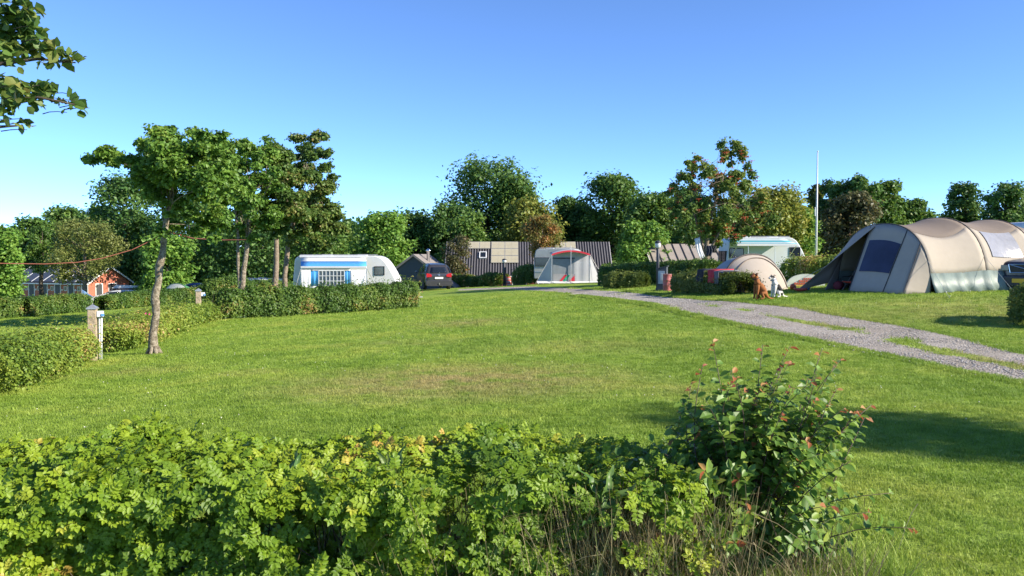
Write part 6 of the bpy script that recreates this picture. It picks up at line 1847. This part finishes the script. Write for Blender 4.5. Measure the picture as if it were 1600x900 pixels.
# ================================================================== dogs
def skin_body(verts, edges, radii, name, mat, parent, root=0, sub=2):
    me = bpy.data.meshes.new(name); me.from_pydata(verts, edges, []); 
    o = bpy.data.objects.new(name, me); COL.objects.link(o)
    m = o.modifiers.new('skin', 'SKIN'); m.use_smooth_shade = True; m.branch_smoothing = .6
    sv = me.skin_vertices[0].data
    for i, r in enumerate(radii): sv[i].radius = r if isinstance(r, tuple) else (r, r); sv[i].use_root = (i == root)
    s = o.modifiers.new('sub', 'SUBSURF'); s.levels = s.render_levels = sub
    dg = bpy.context.evaluated_depsgraph_get()
    me2 = bpy.data.meshes.new_from_object(o.evaluated_get(dg))
    bpy.data.objects.remove(o)
    me2.name = name; me2.materials.clear(); me2.materials.append(mat)
    me2.polygons.foreach_set('use_smooth', [True] * len(me2.polygons))
    o = bpy.data.objects.new(name, me2); COL.objects.link(o); o.parent = parent
    return o
def fur(name, stops):
    m, nt, b = _new(name)
    a = nt.nodes.new('ShaderNodeAttribute'); a.attribute_name = 'coat'
    ad = nt.nodes.new('ShaderNodeMath'); ad.operation = 'ADD'; nt.links.new(a.outputs['Fac'], ad.inputs[0])
    mu = nt.nodes.new('ShaderNodeMath'); mu.operation = 'MULTIPLY_ADD'; mu.inputs[1].default_value = .25; mu.inputs[2].default_value = -.125
    nt.links.new(texnoise(nt, 40, 3), mu.inputs[0]); nt.links.new(mu.outputs[0], ad.inputs[1])
    nt.links.new(ramp(nt, ad.outputs[0], stops), b.inputs['Base Color']); b.inputs['Roughness'].default_value = .75; b.inputs['Specular IOR Level'].default_value = .25
    bp = nt.nodes.new('ShaderNodeBump'); bp.inputs['Strength'].default_value = .4; bp.inputs['Distance'].default_value = .01
    nt.links.new(texnoise(nt, 120, 3), bp.inputs['Height']); nt.links.new(bp.outputs[0], b.inputs['Normal'])
    return m
def sitting_dog(name, label, loc, rz, sc, mat, coatfn, head_yaw, ear, collar=None, lying_tail=False, earmat=None):
    """sits facing local -x"""
    t = thing(name, label, 'dog', loc, rz, None)
    t.scale = (sc, sc, sc)
    V, E, Rr = [], [], []
    def chain(pts, start=None):
        prev = start
        for p, r in pts:
            V.append(p); Rr.append(r); i = len(V) - 1
            if prev is not None: E.append((prev, i))
            prev = i
        return prev
    V.append((.14, 0, .17)); Rr.append((.125, .13)); pel = 0
    mid = chain([((.07, 0, .30), (.125, .125))], pel)
    ch = chain([((-.02, 0, .41), (.125, .13)), ((-.085, 0, .48), (.105, .11))], mid)
    c, s = math.cos(head_yaw), math.sin(head_yaw)
    H0 = Vector((-.135, 0, .655))
    def hp(x, y, z): return (H0.x + x * c - y * s, H0.y + x * s + y * c, H0.z + z)
    nk = chain([((-.115, 0, .575), (.078, .082)), (hp(.01, 0, 0), (.080, .082)), (hp(-.07, 0, -.012), (.062, .06)), (hp(-.125, 0, -.035), (.042, .040)), (hp(-.165, 0, -.04), (.034, .032))], ch)
    for sg in (-1, 1):
        chain([((-.085, sg * .075, .40), .062), ((-.095, sg * .085, .27), .046), ((-.105, sg * .085, .14), .032), ((-.115, sg * .085, .045), .028), ((-.155, sg * .087, .022), .030)], ch - 0)
        chain([((.09, sg * .115, .17), .085), ((-.02, sg * .135, .17), .058), ((.06, sg * .14, .06), .035), ((.0, sg * .14, .028), .032), ((-.055, sg * .14, .024), .028)], pel)
    tl = [((.225, 0, .065), .04), ((.30, .02, .03), .026), ((.38, .05, .022), .018), ((.45, .06, .02), .010)]
    chain(tl, pel)
    o = skin_body(V, E, Rr, 'body', mat, t)
    co = np.array([coatfn(v.co) for v in o.data.vertices], np.float32)
    a = o.data.attributes.new('coat', 'FLOAT', 'POINT'); a.data.foreach_set('value', co)
    dark = paint('dog_nose', (.015, .013, .013), .35)
    for sg in (-1, 1):
        e = MB().lathe([(.001, -.011), (.009, -.006), (.011, 0), (.009, .006), (.001, .011)], 10).build('eye', dark, t, smooth=True); e.location = hp(-.085, sg * .043, .028)
        em = MB()
        b0 = Vector(hp(.005, sg * .058, .062))
        tip = Vector(hp(*ear(sg)))
        f = Vector(hp(-.035, sg * .06, .055)); bk = Vector(hp(.045, sg * .06, .05))
        mid1 = f.lerp(tip, .6) + Vector((0, 0, .006)); mid2 = bk.lerp(tip, .6)
        em.add([f, b0 + Vector((0, 0, .012)), bk, mid1, mid2, tip], [(0, 1, 3), (1, 4, 3), (1, 2, 4), (3, 4, 5)])
        eo = em.build('ear', earmat or mat, t, smooth=True, solid=.012)
        a = eo.data.attributes.new('coat', 'FLOAT', 'POINT'); a.data.foreach_set('value', np.full(len(eo.data.vertices), .92 if earmat is None else 0, np.float32))
    n = MB().lathe([(.001, -.014), (.014, -.008), (.018, 0), (.013, .009), (.001, .013)], 10).build('nose', dark, t, smooth=True); n.location = hp(-.195, 0, -.028)
    if collar:
        MB().tube([(-.112 + .088 * math.cos(q), .088 * math.sin(q), .565 + .03 * math.cos(q)) for q in [2 * math.pi * k / 20 for k in range(21)]], .012, 6).build('collar', collar, t, smooth=True)
    return t
brown = fur('fur_brown', [(.0, (.30, .115, .035)), (.55, (.20, .070, .022)), (.9, (.075, .030, .014)), (1, (.02, .012, .010))])
pied = fur('fur_pied', [(.0, (.60, .59, .57)), (.46, (.55, .54, .52)), (.54, (.022, .022, .024)), (1, (.018, .018, .02))])
def coat_brown(p):
    m = .25 + .3 * (p.z > .7)
    d = (p - Vector((-.30, -.06, .62))).length
    if d < .10: m = .95 - d * 2
    return m
def coat_pied(p):
    blk = 0.0
    if (p - Vector((.13, -.09, .33))).length < .15: blk = 1
    if (p - Vector((.16, -.12, .09))).length < .07: blk = 1
    if p.z > .63 and abs(p.y) > .018 and p.x > -.24: blk = 1
    return blk
db = foot(1187, 21.75)
sitting_dog('dog', 'brown short-haired dog sitting upright on the grass beside the low hedge', db + Vector((0.0, 0, .015)), R(8), .98, brown, coat_brown, R(22), lambda sg: (-.03, sg * .10, -.03), collar=paint('collar_dark', (.03, .02, .02), .6))
dw = foot(1213, 22.2)
sitting_dog('dog', 'smaller white dog with black patches sitting behind the brown dog', dw + Vector((0, 0, .015)), R(12), .84, pied, coat_pied, R(18), lambda sg: (.02, sg * .115, .045), collar=paint('collar_blue', (.12, .16, .25), .6))
